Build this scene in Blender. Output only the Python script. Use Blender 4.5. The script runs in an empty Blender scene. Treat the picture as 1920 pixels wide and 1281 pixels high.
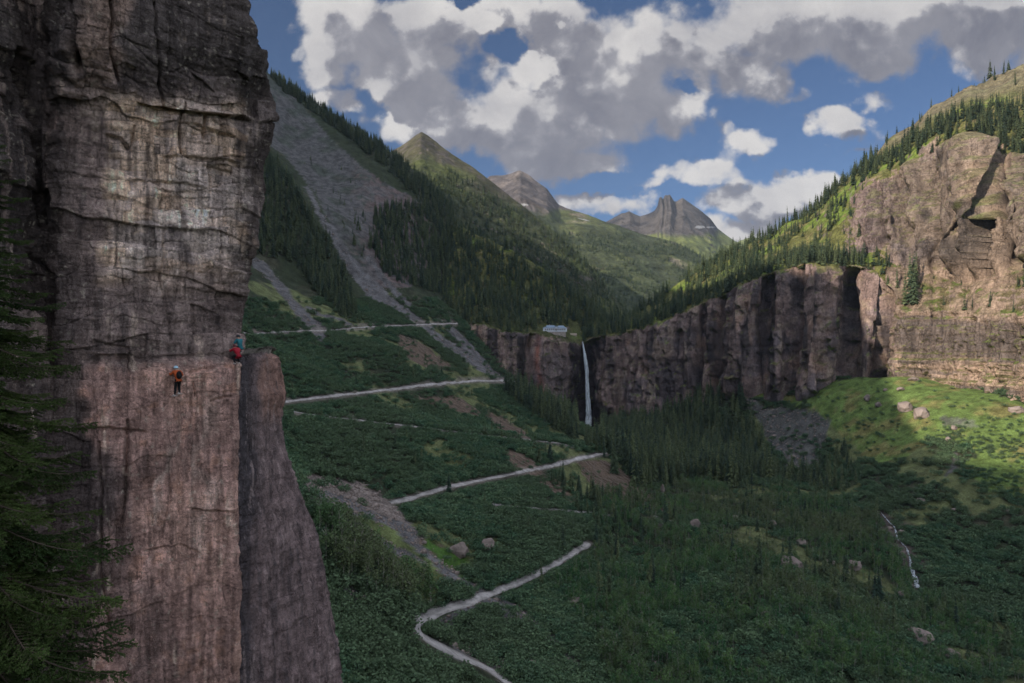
import bpy, math, random
import numpy as np
from mathutils import Vector, Matrix

# ------------------------------------------------------------------ camera, sky, sun
sc = bpy.context.scene
COL = sc.collection
F = 1280.0                                     # focal length in photo pixels (24 mm on 36 mm)
cam_d = bpy.data.cameras.new('camera'); cam_d.lens = 24; cam_d.sensor_width = 36
cam_d.clip_start = 0.5; cam_d.clip_end = 20000
cam = bpy.data.objects.new('camera', cam_d); cam.rotation_euler = (math.radians(90), 0, 0)
COL.objects.link(cam); sc.camera = cam
SUN_AZ, SUN_EL = 38.0, 25.0                    # light travels to +x, a little +y
ca, sa = math.cos(math.radians(SUN_AZ)), math.sin(math.radians(SUN_AZ))
ce, se = math.cos(math.radians(SUN_EL)), math.sin(math.radians(SUN_EL))
LDIR = np.array([ca * ce, sa * ce, -se])
sun_d = bpy.data.lights.new('sun', 'SUN'); sun_d.energy = 5.0; sun_d.angle = math.radians(0.5)
sun_d.color = (1.0, 0.86, 0.70)
sun = bpy.data.objects.new('sun', sun_d); sun.rotation_euler = Vector(LDIR).to_track_quat('-Z', 'Y').to_euler()
COL.objects.link(sun)
sc.view_settings.view_transform = 'Standard'; sc.view_settings.look = 'None'
EXPO = 0.42
sc.view_settings.exposure = EXPO; sc.view_settings.gamma = 1.0
sc.cycles.max_bounces = 4; sc.cycles.diffuse_bounces = 2; sc.cycles.glossy_bounces = 1
sc.cycles.transmission_bounces = 2; sc.cycles.volume_bounces = 0; sc.cycles.transparent_max_bounces = 6
sc.cycles.use_denoising = True; sc.cycles.denoising_prefilter = 'FAST'
sc.cycles.sample_clamp_indirect = 4
SKY_STRENGTH = 0.10
OVERHEAD_FILL = 1.30


class NT:
    """small node-tree writer"""
    def __init__(self, tree): self.t = tree; self.n = tree.nodes; self.l = tree.links
    def new(self, typ, **kw):
        n = self.n.new(typ)
        for k, v in kw.items(): setattr(n, k, v)
        return n
    def put(self, sock, v):
        if isinstance(v, bpy.types.NodeSocket): self.l.new(v, sock)
        elif v is not None: sock.default_value = v
    def math(self, op, a, b=None, c=None, clamp=False):
        n = self.new('ShaderNodeMath', operation=op, use_clamp=clamp)
        for i, v in enumerate((a, b, c)):
            if v is not None: self.put(n.inputs[i], v)
        return n.outputs[0]
    def vmath(self, op, a, b=None):
        n = self.new('ShaderNodeVectorMath', operation=op)
        self.put(n.inputs[0], a)
        if b is not None: self.put(n.inputs[1], b)
        return n.outputs['Value'] if op in ('LENGTH', 'DOT_PRODUCT', 'DISTANCE') else n.outputs[0]
    def mrange(self, v, a, b, c=0.0, d=1.0, smooth=True):
        n = self.new('ShaderNodeMapRange', interpolation_type='SMOOTHSTEP' if smooth else 'LINEAR')
        self.put(n.inputs['Value'], v)
        for k, x in zip(('From Min', 'From Max', 'To Min', 'To Max'), (a, b, c, d)): self.put(n.inputs[k], x)
        return n.outputs[0]
    def noise(self, vec, scale, detail=4, rough=0.55, dist=0.0, lac=2.0, out=0):
        n = self.new('ShaderNodeTexNoise')
        self.put(n.inputs['Vector'], vec)
        n.inputs['Scale'].default_value = scale; n.inputs['Detail'].default_value = detail
        n.inputs['Roughness'].default_value = rough; n.inputs['Distortion'].default_value = dist
        n.inputs['Lacunarity'].default_value = lac
        return n.outputs[out]
    def mix(self, f, a, b, blend='MIX'):
        n = self.new('ShaderNodeMix', data_type='RGBA', blend_type=blend, clamp_factor=True)
        self.put(n.inputs[0], f); self.put(n.inputs[6], a); self.put(n.inputs[7], b)
        return n.outputs[2]
    def xyz(self, x, y, z):
        n = self.new('ShaderNodeCombineXYZ')
        for i, v in enumerate((x, y, z)): self.put(n.inputs[i], v)
        return n.outputs[0]
    def sep(self, v):
        n = self.new('ShaderNodeSeparateXYZ'); self.put(n.inputs[0], v); return n.outputs


def lin(r, g, b):
    f = lambda c: (c / 255 / 12.92) if c / 255 <= 0.04045 else ((c / 255 + 0.055) / 1.055) ** 2.4
    return (f(r), f(g), f(b), 1.0)


# clouds live in the sky's own direction space: (east / south, up / south)
def cloud_group():
    g = bpy.data.node_groups.new('cloud_density', 'ShaderNodeTree')
    g.interface.new_socket('P', in_out='INPUT', socket_type='NodeSocketVector')
    g.interface.new_socket('D', in_out='OUTPUT', socket_type='NodeSocketFloat')
    t = NT(g); gi = t.new('NodeGroupInput'); go = t.new('NodeGroupOutput')
    P = gi.outputs[0]
    w = t.noise(P, 5.0, 3, 0.5, out=1)
    w = t.vmath('SUBTRACT', w, (0.5, 0.5, 0.5))
    w = t.vmath('MULTIPLY', w, (0.10, 0.08, 0.0))
    w2 = t.vmath('MULTIPLY', t.vmath('SUBTRACT', t.noise(P, 22.0, 4, 0.6, out=1), (0.5, 0.5, 0.5)), (0.055, 0.05, 0.0))
    Q = t.vmath('ADD', t.vmath('ADD', P, w), w2)
    blobs = [(650, 45, 125, 95, 1), (610, 130, 60, 55, .8), (760, 150, 130, 90, 1), (830, 40, 160, 80, 1), (860, 230, 190, 70, 1),
             (640, 190, 70, 32, .75), (1000, 60, 130, 100, 1), (1010, 230, 220, 95, 1), (1120, 130, 200, 130, 1),
             (1080, 310, 105, 50, .9), (1010, 300, 110, 70, .9), (1240, 200, 90, 75, .9), (1300, 90, 190, 100, 1), (1420, 110, 90, 80, .8),
             (1520, 40, 240, 85, 1), (1650, 90, 130, 85, 1), (1850, 60, 190, 100, 1), (2000, 120, 160, 80, 1), (1750, 20, 250, 70, 1),
             (553, 100, 26, 22, .55), (1410, 258, 62, 34, .72), (1372, 240, 38, 26, .55), (1577, 238, 55, 38, .80), (1632, 196, 44, 30, .66), (1512, 168, 36, 22, .5),
             (1290, 330, 95, 32, .8), (1130, 388, 105, 32, .9), (1200, 350, 60, 18, .55), (1420, 380, 120, 55, 1), (1520, 350, 110, 40, .95), (1380, 440, 110, 40, .9),
             (1600, 290, 55, 10, .42), (1180, 340, 50, 10, .35),
             (300, -60, 260, 90, .9), (800, -180, 500, 140, 1), (1500, -220, 500, 130, 1), (2300, 60, 260, 160, 1), (-500, 60, 500, 200, 1), (2500, 380, 300, 90, .8)]
    acc = None
    for cx, cy, rx, ry, a in blobs:
        c = ((cx - 960) / F, (640.5 - cy) / F, 0); s = (F / rx, F / ry, 0)
        d = t.vmath('LENGTH', t.vmath('MULTIPLY', t.vmath('SUBTRACT', Q, c), s))
        v = t.mrange(d, 1.45, 0.25, 0.0, a)
        acc = v if acc is None else t.new('ShaderNodeMath', operation='SMOOTH_MAX')
        if acc is not v:
            n = acc; t.put(n.inputs[0], prev); t.put(n.inputs[1], v); n.inputs[2].default_value = 0.18; acc = n.outputs[0]
        prev = acc
    for cx, cy, rx, ry, a in [(948, 92, 40, 26, .95), (872, 8, 26, 20, .8), (690, 190, 34, 26, .6), (1010, 8, 14, 10, .3), (1280, 160, 22, 12, .4), (1130, 345, 60, 22, .5)]:
        c = ((cx - 960) / F, (640.5 - cy) / F, 0); s = (F / rx, F / ry, 0)
        d = t.vmath('LENGTH', t.vmath('MULTIPLY', t.vmath('SUBTRACT', Q, c), s))
        acc = t.math('SUBTRACT', acc, t.mrange(d, 1.5, 0.3, 0.0, a))
    n1 = t.noise(P, 9.0, 9, 0.62, 0.25)
    def billow(sc_):
        v = t.new('ShaderNodeTexVoronoi', feature='SMOOTH_F1'); t.put(v.inputs['Vector'], t.vmath('ADD', P, t.vmath('MULTIPLY', t.vmath('SUBTRACT', t.noise(P, sc_ * .8, 4, .6, out=1), (.5, .5, .5)), (.9 / sc_, .9 / sc_, 0.0)))); v.inputs['Scale'].default_value = sc_; v.inputs['Smoothness'].default_value = .35
        return t.math('SUBTRACT', 0.42, v.outputs['Distance'])
    bl = t.math('ADD', t.math('MULTIPLY', billow(15.0), 0.55), t.math('MULTIPLY', billow(38.0), 0.38))
    dens = t.math('ADD', t.math('ADD', t.math('MULTIPLY', acc, 1.22), bl), t.math('MULTIPLY', t.math('SUBTRACT', n1, 0.5), 1.7))
    g.links.new(dens, go.inputs[0])
    return g


def build_sky():
    w = bpy.data.worlds.new('World'); sc.world = w; w.use_nodes = True
    t = NT(w.node_tree); t.n.clear()
    out = t.new('ShaderNodeOutputWorld'); bg = t.new('ShaderNodeBackground'); bg.inputs[1].default_value = SKY_STRENGTH
    t.l.new(bg.outputs[0], out.inputs[0])
    sky = t.new('ShaderNodeTexSky', sky_type='NISHITA', sun_disc=False)
    sky.sun_elevation = math.radians(SUN_EL); sky.sun_rotation = math.atan2(-LDIR[0], -LDIR[1]); sky.altitude = 3000
    blue = t.mix(1.0, sky.outputs[0], (0.30, 0.41, 0.54, 1), 'MULTIPLY')
    tc = t.new('ShaderNodeTexCoord'); x, y, z = t.sep(tc.outputs['Generated'])
    ay = t.math('MAXIMUM', t.math('ABSOLUTE', y), 0.12)
    P = t.xyz(t.math('DIVIDE', x, ay), t.math('DIVIDE', z, ay), 0.0)
    g = cloud_group()
    def dens(vec):
        n = t.new('ShaderNodeGroup'); n.node_tree = g; t.put(n.inputs[0], vec); return n.outputs[0]
    D = dens(P)
    D2 = dens(t.vmath('ADD', P, (-0.030, 0.034, 0.0)))          # the same cloud a little nearer the sun
    alpha = t.mrange(D, 0.28, 0.80)
    thick = t.mrange(D2, 0.35, 1.15)
    edge = t.math('SUBTRACT', D, D2)
    bright = t.mrange(t.math('ADD', t.math('MULTIPLY', edge, 0.9), t.math('SUBTRACT', 0.62, t.math('MULTIPLY', thick, 0.55))), 0.0, 0.85)
    # heavier grey bellies where the cumulus is deep
    bel = None
    for cx, cy, rx, ry, a in [(750, 105, 170, 85, .9), (850, 150, 90, 40, .8), (1080, 60, 110, 50, .6), (1010, 200, 150, 24, .6), (1010, 275, 170, 40, .7), (930, 205, 70, 40, .55), (1240, 110, 120, 90, .45),
                              (1560, 60, 330, 75, .6), (1780, 120, 140, 50, .6), (1070, 310, 70, 40, .6), (1170, 270, 80, 40, .5), (1380, 60, 120, 60, .4), (1380, 420, 90, 30, .3), (1150, 400, 70, 18, .3), (1900, 60, 200, 60, .4), (1500, 0, 300, 40, .45), (1250, 0, 120, 40, .3), (1850, 0, 200, 40, .45), (640, 60, 60, 60, .25), (960, 330, 90, 30, .5)]:
        c = ((cx - 960) / F, (640.5 - cy) / F, 0); s = (F / rx, F / ry, 0)
        d = t.vmath('LENGTH', t.vmath('MULTIPLY', t.vmath('SUBTRACT', P, c), s))
        d = t.math('ADD', d, t.math('MULTIPLY', t.math('SUBTRACT', t.noise(P, 11.0, 6, 0.62), 0.5), 1.3))
        v = t.mrange(d, 1.7, -0.1, 0.0, a)
        bel = v if bel is None else t.math('MAXIMUM', bel, v)
    bright = t.math('MULTIPLY', bright, t.math('SUBTRACT', 1.0, t.math('MULTIPLY', bel, 0.62)))
    bright = t.math('ADD', bright, t.math('MULTIPLY', t.math('SUBTRACT', t.noise(P, 8.0, 9, 0.64, 0.5), 0.5), 1.15))
    k = 1.0 / SKY_STRENGTH / 2 ** EXPO
    dark = tuple(c * k * 1.2 for c in lin(94, 93, 104)[:3]) + (1,)
    mid = tuple(c * k * 1.2 for c in lin(152, 150, 154)[:3]) + (1,)
    light = tuple(c * k * 1.2 for c in lin(205, 201, 197)[:3]) + (1,)
    cc = t.mix(t.mrange(bright, -0.30, 0.48, smooth=False), dark, mid)
    cc = t.mix(t.mrange(bright, 0.36, 1.10, smooth=False), cc, light)
    col = t.mix(t.math('MULTIPLY', alpha, t.mrange(z, -0.02, 0.05)), blue, cc)
    # the unseen sky, overhead and behind: bright cloud added to lift the shaded slopes
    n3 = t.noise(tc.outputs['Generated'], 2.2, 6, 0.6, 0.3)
    hi = tuple(c * k * OVERHEAD_FILL for c in (0.94, 0.97, 1.06)) + (1,)
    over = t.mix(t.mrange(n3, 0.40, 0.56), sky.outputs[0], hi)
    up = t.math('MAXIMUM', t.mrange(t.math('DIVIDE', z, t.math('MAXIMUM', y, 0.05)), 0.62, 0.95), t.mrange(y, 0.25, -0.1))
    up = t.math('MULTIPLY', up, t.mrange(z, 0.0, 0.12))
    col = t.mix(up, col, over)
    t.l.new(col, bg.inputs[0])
    w.cycles.sampling_method = 'MANUAL'; w.cycles.sample_map_resolution = 512


build_sky()

# ------------------------------------------------------------------ helpers
rng = np.random.default_rng(7)


def P3(px, py, d): return np.stack([(np.asarray(px, float) - 960) / F * d, np.asarray(d, float) + 0 * np.asarray(px, float), (640.5 - np.asarray(py, float)) / F * d], -1)


def proj(V):
    y = np.maximum(V[..., 1], 1.0)
    return 960 + F * V[..., 0] / y, 640.5 - F * V[..., 2] / y


def _hash(ix, iy, iz, seed):
    h = (ix.astype(np.uint32) * np.uint32(374761393) + iy.astype(np.uint32) * np.uint32(668265263) + iz.astype(np.uint32) * np.uint32(2147483647) + np.uint32(seed * 1013904223 & 0xffffffff))
    h = (h ^ (h >> np.uint32(13))) * np.uint32(1274126177)
    h = (h ^ (h >> np.uint32(16))) * np.uint32(2246822519)
    return (h ^ (h >> np.uint32(13)))


def vnoise(p, seed=0):
    """value noise in -1..1 at points p (...,3)"""
    f = np.floor(p); i = f.astype(np.int64); u = (p - f); u = u * u * u * (u * (u * 6 - 15) + 10)
    r = 0
    for dx in (0, 1):
        wx = u[..., 0] if dx else 1 - u[..., 0]
        for dy in (0, 1):
            wy = u[..., 1] if dy else 1 - u[..., 1]
            for dz in (0, 1):
                wz = u[..., 2] if dz else 1 - u[..., 2]
                r = r + wx * wy * wz * (_hash(i[..., 0] + dx, i[..., 1] + dy, i[..., 2] + dz, seed) / 2147483648.0 - 1.0)
    return r


def fbm(p, octv=4, seed=0, gain=0.5, ridged=False):
    a, s, r = 1.0, 0.0, 0
    for o in range(octv):
        n = vnoise(p * (2.03 ** o) + 17.3 * o, seed + o)
        if ridged: n = 1 - 2 * np.abs(n)
        r = r + a * n; s += a; a *= gain
    return r / s


def cells(p, seed=0):
    """worley: (random per cell, edge distance F2-F1)"""
    i = np.floor(p).astype(np.int64); best = np.full(p.shape[:-1], 9.0); sec = best.copy(); rid = np.zeros(p.shape[:-1])
    for dx in (-1, 0, 1):
        for dy in (-1, 0, 1):
            for dz in (-1, 0, 1):
                a, b, c = i[..., 0] + dx, i[..., 1] + dy, i[..., 2] + dz
                qx = a + _hash(a, b, c, seed) / 4294967296.0; qy = b + _hash(a, b, c, seed + 1) / 4294967296.0; qz = c + _hash(a, b, c, seed + 2) / 4294967296.0
                d = (p[..., 0] - qx) ** 2 + (p[..., 1] - qy) ** 2 + (p[..., 2] - qz) ** 2
                m = d < best
                sec = np.where(m, best, np.minimum(sec, d)); rid = np.where(m, _hash(a, b, c, seed + 3) / 4294967296.0, rid); best = np.where(m, d, best)
    return rid, np.sqrt(sec) - np.sqrt(best)


def sstep(x, a, b):
    t = np.clip((x - a) / (b - a), 0, 1); return t * t * (3 - 2 * t)


def inpoly(px, py, poly):
    r = np.zeros(px.shape, bool); n = len(poly)
    for i in range(n):
        x1, y1 = poly[i]; x2, y2 = poly[(i + 1) % n]
        if y1 == y2: continue
        c = ((y1 > py) != (y2 > py)) & (px < (x2 - x1) * (py - y1) / (y2 - y1) + x1)
        r ^= c
    return r


def segdist(px, py, line):
    best = np.full(px.shape, 1e9)
    for (x1, y1), (x2, y2) in zip(line[:-1], line[1:]):
        dx, dy = x2 - x1, y2 - y1; L = dx * dx + dy * dy + 1e-9
        t = np.clip(((px - x1) * dx + (py - y1) * dy) / L, 0, 1)
        best = np.minimum(best, np.hypot(px - x1 - t * dx, py - y1 - t * dy))
    return best


def tag(o, label=None, cat=None, group=None, kind=None):
    if label: o['label'] = label
    if cat: o['category'] = cat
    if group: o['group'] = group
    if kind: o['kind'] = kind
    return o


def mesh_np(name, V, faces, mats, col=None, smooth=True, mat_idx=None):
    """faces: (n,3) or (n,4) int array"""
    me = bpy.data.meshes.new(name); V = np.asarray(V, np.float32).reshape(-1, 3); faces = np.asarray(faces, np.int32)
    k = faces.shape[1]; n = len(faces)
    me.vertices.add(len(V)); me.vertices.foreach_set('co', V.ravel())
    me.loops.add(n * k); me.loops.foreach_set('vertex_index', faces.ravel())
    me.polygons.add(n); me.polygons.foreach_set('loop_start', np.arange(0, n * k, k, dtype=np.int32))
    me.polygons.foreach_set('loop_total', np.full(n, k, np.int32))
    if smooth: me.polygons.foreach_set('use_smooth', np.ones(n, bool))
    if mat_idx is not None: me.polygons.foreach_set('material_index', np.asarray(mat_idx, np.int32))
    for m in (mats if isinstance(mats, (list, tuple)) else [mats]): me.materials.append(m)
    if col is not None:
        a = me.color_attributes.new('Col', 'FLOAT_COLOR', 'POINT')
        c = np.ones((len(V), 4), np.float32); c[:, :3] = np.asarray(col).reshape(-1, 3); a.data.foreach_set('color', c.ravel())
    me.update(); me.validate()
    return me


def link(name, me, parent=None):
    o = bpy.data.objects.new(name, me); COL.objects.link(o)
    if parent is not None: o.parent = parent
    return o


def empty(name, loc=(0, 0, 0), rz=0.0):
    o = bpy.data.objects.new(name, None); COL.objects.link(o); o.location = loc; o.rotation_euler = (0, 0, rz); o.empty_display_size = 0.2
    return o


def grid_faces(nr, nc, off=0, flip=False):
    i = np.arange(nr - 1)[:, None] * nc + np.arange(nc - 1)[None, :] + off
    f = np.stack([i, i + 1, i + nc + 1, i + nc], -1).reshape(-1, 4)
    return f[:, ::-1] if flip else f


def gnormals(V):
    dr = np.gradient(V, axis=0); dc = np.gradient(V, axis=1); n = np.cross(dc, dr)
    n /= np.linalg.norm(n, axis=-1, keepdims=True) + 1e-9
    return n


def smooth1(a, n, axis):
    k = np.hanning(n + 2)[1:-1]; k /= k.sum()
    pad = [(0, 0)] * a.ndim; pad[axis] = (n // 2, n - 1 - n // 2)
    b = np.pad(a, pad, mode='edge')
    return np.apply_along_axis(lambda v: np.convolve(v, k, 'valid'), axis, b)


def mixc(a, b, t): return a * (1 - t[..., None]) + np.asarray(b) * t[..., None]


# ------------------------------------------------------------------ materials
def pbr(name, rough=0.9, spec=0.15):
    m = bpy.data.materials.new(name); m.use_nodes = True; t = NT(m.node_tree)
    b = next(n for n in t.n if n.type == 'BSDF_PRINCIPLED')
    b.inputs['Roughness'].default_value = rough; b.inputs['Specular IOR Level'].default_value = spec
    return m, t, b


def terrain_mat(name, s1, s2, streak=1.0, bump=0.6, bscale=1.0, var=0.5, cracks=0.0, speck=0.0):
    """macro colour from the ground-cover attribute, fine grain from noise in world position"""
    m, t, b = pbr(name)
    at = t.new('ShaderNodeAttribute', attribute_name='Col'); geo = t.new('ShaderNodeNewGeometry')
    pos = t.vmath('MULTIPLY', geo.outputs['Position'], (1, 1, streak))
    a = t.noise(pos, s1, 6, 0.65); c = t.noise(geo.outputs['Position'], s2, 5, 0.7)
    k = t.math('MULTIPLY', t.mrange(a, 0.25, 0.75, 1 - var, 1 + var), t.mrange(c, 0.25, 0.75, 1 - var * .8, 1 + var * .8))
    h = t.math('ADD', t.math('MULTIPLY', a, 1.2), c)
    if cracks:
        e = None
        for sq, sc2, wd in (((1, 1, .22), cracks, .012), ((.35, .35, 1.6), cracks * .9, .010), ((1, 1, 1), cracks * 2.5, .012)):
            q = t.noise(t.vmath('MULTIPLY', geo.outputs['Position'], sq), sc2, 4, 0.5, .4)
            d = t.mrange(t.math('ABSOLUTE', t.math('SUBTRACT', q, 0.5)), 0.0, wd)
            e = d if e is None else t.math('MULTIPLY', e, d)
        k = t.math('MULTIPLY', k, t.math('ADD', t.math('MULTIPLY', e, 0.4), 0.6)); h = t.math('ADD', h, t.math('MULTIPLY', e, 0.35))
    if speck:
        w = t.noise(geo.outputs['Position'], speck, 2, 0.8)
        k = t.math('MULTIPLY', k, t.mrange(w, 0.3, 0.75, 0.65, 1.55))
    col = t.mix(1.0, at.outputs['Color'], t.xyz(k, k, k), 'MULTIPLY')
    t.l.new(col, b.inputs['Base Color'])
    bp = t.new('ShaderNodeBump'); bp.inputs['Strength'].default_value = bump; bp.inputs['Distance'].default_value = bscale
    t.put(bp.inputs['Height'], h); t.l.new(bp.outputs[0], b.inputs['Normal'])
    return m


def leaf_mat(name, c1, c2, c3=None, trans=0.25):
    """foliage: colour differs from plant to plant and from leaf clump to leaf clump"""
    m, t, b = pbr(name, 0.75, 0.12)
    oi = t.new('ShaderNodeObjectInfo'); geo = t.new('ShaderNodeNewGeometry')
    n = t.noise(geo.outputs['Position'], 0.9, 2, 0.6)
    c = t.mix(oi.outputs['Random'], c1, c2)
    if c3: c = t.mix(t.mrange(t.noise(geo.outputs['Position'], 0.018, 3, 0.6), 0.42, 0.62), c, c3)
    r = t.math('MULTIPLY', t.mrange(n, 0.3, 0.7, 0.65, 1.4), t.mrange(geo.outputs['Random Per Island'], 0, 1, 0.75, 1.25, False))
    c = t.mix(1.0, c, t.xyz(r, r, r), 'MULTIPLY')
    t.l.new(c, b.inputs['Base Color'])
    tr = t.new('ShaderNodeBsdfTranslucent'); t.l.new(c, tr.inputs[0]); mx = t.new('ShaderNodeMixShader'); mx.inputs[0].default_value = trans
    o = next(n for n in t.n if n.type == 'OUTPUT_MATERIAL')
    t.l.new(b.outputs[0], mx.inputs[1]); t.l.new(tr.outputs[0], mx.inputs[2]); t.l.new(mx.outputs[0], o.inputs[0])
    return m


def plain_mat(name, c, rough=0.8, spec=0.2, var=0.25, scale=3.0, metal=0.0):
    m, t, b = pbr(name, rough, spec)
    geo = t.new('ShaderNodeTexCoord'); n = t.noise(geo.outputs['Object'], scale, 4, 0.6)
    r = t.mrange(n, 0.25, 0.75, 1 - var, 1 + var)
    t.l.new(t.mix(1.0, tuple(c) + (1,), t.xyz(r, r, r), 'MULTIPLY'), b.inputs['Base Color']); b.inputs['Metallic'].default_value = metal
    return m


M = {
    'ground': terrain_mat('ground_cover', 0.12, 0.9, 1, 0.7, 1.2, 0.5),
    'wall': terrain_mat('canyon_rock', 0.09, 0.5, 0.25, 0.8, 2.0, 0.45, cracks=0.07),
    'far': terrain_mat('far_rock', 0.012, 0.07, 0.6, 0.8, 10.0, 0.4),
    'cliff': terrain_mat('near_cliff_rock', 1.3, 9.0, 0.4, 0.8, 0.12, 0.35, cracks=0.8, speck=24.0),
    'spruce': leaf_mat('spruce_needles', (0.026, 0.048, 0.034, 1), (0.090, 0.115, 0.055, 1), None, 0.12),
    'shrub': leaf_mat('shrub_leaves', (0.050, 0.112, 0.066, 1), (0.122, 0.185, 0.098, 1), (0.092, 0.140, 0.078, 1), 0.25),
    'aspen': leaf_mat('aspen_leaves', (0.044, 0.120, 0.052, 1), (0.120, 0.200, 0.075, 1), (0.115, 0.150, 0.075, 1), 0.3),
    'bark': plain_mat('spruce_bark', (0.09, 0.07, 0.055), 0.95),
    'abark': plain_mat('aspen_bark', (0.24, 0.23, 0.20), 0.9, scale=8),
    'boulder': plain_mat('boulder_rock', (0.21, 0.175, 0.16), 0.95, 0.1, 0.4, 0.8),
    'road': plain_mat('gravel_road', (0.34, 0.325, 0.32), 0.95, 0.1, 0.35, 0.35),
    'water': plain_mat('white_water', (0.75, 0.80, 0.85), 0.4, 0.4, 0.3, 0.35),
    'log': plain_mat('dead_wood', (0.20, 0.16, 0.13), 0.95),
}

# ------------------------------------------------------------------ hillside and valley floor (one heightfield)
CP = [  # (photo px, photo py, metres ahead)
    (640, 1281, 130), (760, 1281, 150), (950, 1281, 185), (1200, 1281, 195), (1400, 1281, 200), (1650, 1281, 215), (1920, 1281, 235),
    (640, 1100, 170), (600, 960, 235), (560, 890, 290), (700, 1080, 215), (720, 980, 280),
    (770, 1170, 235), (840, 1145, 248), (900, 1120, 262), (1000, 1075, 295), (1105, 1018, 345), (860, 1220, 215), (1000, 1180, 240),
    (740, 940, 330), (900, 905, 385), (1020, 875, 430), (1120, 855, 480), (850, 1010, 300), (1000, 960, 350), (1180, 965, 390),
    (530, 755, 420), (570, 775, 405), (700, 740, 530), (890, 715, 700), (950, 716, 740), (900, 815, 520), (1000, 825, 565), (750, 795, 440), (1040, 832, 590), (640, 850, 350),
    (600, 625, 640), (450, 628, 555), (760, 612, 760), (870, 608, 862), (700, 660, 610), (550, 690, 480), (800, 670, 690), (920, 690, 800), (870, 650, 800),
    (480, 480, 760), (600, 480, 830), (640, 450, 865), (700, 520, 850), (800, 560, 860), (840, 580, 880), (560, 350, 1000), (700, 380, 1020), (800, 400, 1080),
    (520, 250, 1130), (640, 290, 1130), (500, 140, 1300), (560, 180, 1300), (620, 217, 1290), (700, 270, 1270), (760, 310, 1240), (800, 348, 1200), (835, 392, 1160), (440, 95, 1300),
    (1130, 930, 430), (1250, 900, 510), (1400, 900, 520), (1300, 1000, 375), (1500, 960, 440), (1650, 970, 432), (1690, 1012, 392), (1720, 1110, 335),
    (1500, 1100, 290), (1300, 1100, 285), (1600, 1200, 248), (1780, 1180, 300), (1920, 1100, 340), (1920, 1000, 385), (1920, 900, 440), (1920, 830, 480), (1920, 760, 525),
    (1105, 805, 860), (1000, 765, 810), (960, 740, 790), (1200, 830, 720), (1300, 850, 680), (1400, 830, 700), (1380, 738, 765), (1450, 800, 690), (1480, 880, 600), (1560, 900, 540), (1440, 738, 745),
    (1510, 745, 700), (1560, 716, 688), (1640, 708, 672), (1700, 706, 645), (1800, 724, 597), (1640, 790, 590), (1700, 850, 520), (1800, 880, 460), (1750, 930, 438), (1600, 930, 480), (1700, 765, 580), (1820, 790, 525)]
pts = np.array([P3(*c) for c in CP])
WP = [(0, 60, -82), (60, 60, -90), (150, 60, -97), (0, -100, -75), (150, -200, -95), (400, -200, -20), (300, 120, -98), (400, 220, -60), (500, 300, -10), (520, 0, 0), (-20, 40, -66), (-12, 10, -21), (-60, 20, -30),
      (-100, 40, 0), (-250, 40, 130), (-60, 90, -52), (-95, 160, -45), (-180, 250, 0), (-300, 350, 110), (-250, 480, 60), (-330, 600, 110), (-420, 700, 190),
      (90, 1000, -95), (0, 960, -60), (250, 850, -75), (420, 720, -50), (100, 1200, -40), (300, 1000, -30), (500, 600, -30), (120, 1450, 0), (450, 1450, 0), (500, 1100, 0), (30, 1100, 20),
      (-480, 1450, 440), (-330, 1450, 360), (-180, 1420, 270), (-90, 1350, 170), (-750, 1450, 430), (-620, 1300, 520),
      (-900, 1000, 420), (-900, 500, 380), (-900, 0, 300), (-900, -400, 300), (-250, -300, 110), (-400, -400, 230)]
# crest of the mountain beside the valley: it has to reach as high as the edge of its own shadow across the valley shows
EDGE = [(1230, 572, 960), (1300, 556, 900), (1440, 520, 800), (1700, 872, 505), (1905, 885, 450)]
XR = -600.0
crest = []
for e in EDGE:
    p = P3(*e); t = (p[0] - XR) / LDIR[0]; q = p - t * LDIR; crest.append((XR, q[1], q[2]))
crest.sort(key=lambda c: c[1])
crest = [crest[0]] + [c for a, c in zip(crest[:-1], crest[1:]) if c[1] - a[1] > 12]
WP += crest + [(XR, crest[0][1] - 250, crest[0][2] - 20), (XR, crest[-1][1] + 160, crest[-1][2] + 25), (-640, 900, 620), (-630, 1090, 600), (-610, 640, 500), (-600, 545, 428), (-585, 490, 396), (-600, 445, 408), (-600, -22, 600), (-600, 12, 600), (-600, 50, 605), (-600, -82, 415), (-600, -140, 418)]  # unseen crest heights and saddles, shaped to steer where shadow and sun fall
pts = np.concatenate([pts, np.array(WP, float)])


def rbf_fit(p, z, c=45.0, lam=2.0):
    d = np.sqrt(((p[:, None] - p[None]) ** 2).sum(-1) + c * c); n = len(p)
    A = np.zeros((n + 3, n + 3)); A[:n, :n] = -d - lam * np.eye(n) * -1.0 * 0 + 0; A[:n, :n] -= 0
    A[:n, :n] += lam * np.eye(n) * 0
    A[:n, n] = 1; A[:n, n + 1:] = p; A[n, :n] = 1; A[n + 1:, :n] = p.T
    return np.linalg.solve(A, np.concatenate([z, [0, 0, 0]]))


_w = rbf_fit(pts[:, :2], pts[:, 2])


def rbf_eval(x, y, c=45.0):
    r = _w[-3] + _w[-2] * x + _w[-1] * y
    for i in range(len(pts)): r = r - _w[i] * np.sqrt((x - pts[i, 0]) ** 2 + (y - pts[i, 1]) ** 2 + c * c)
    return r


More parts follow.
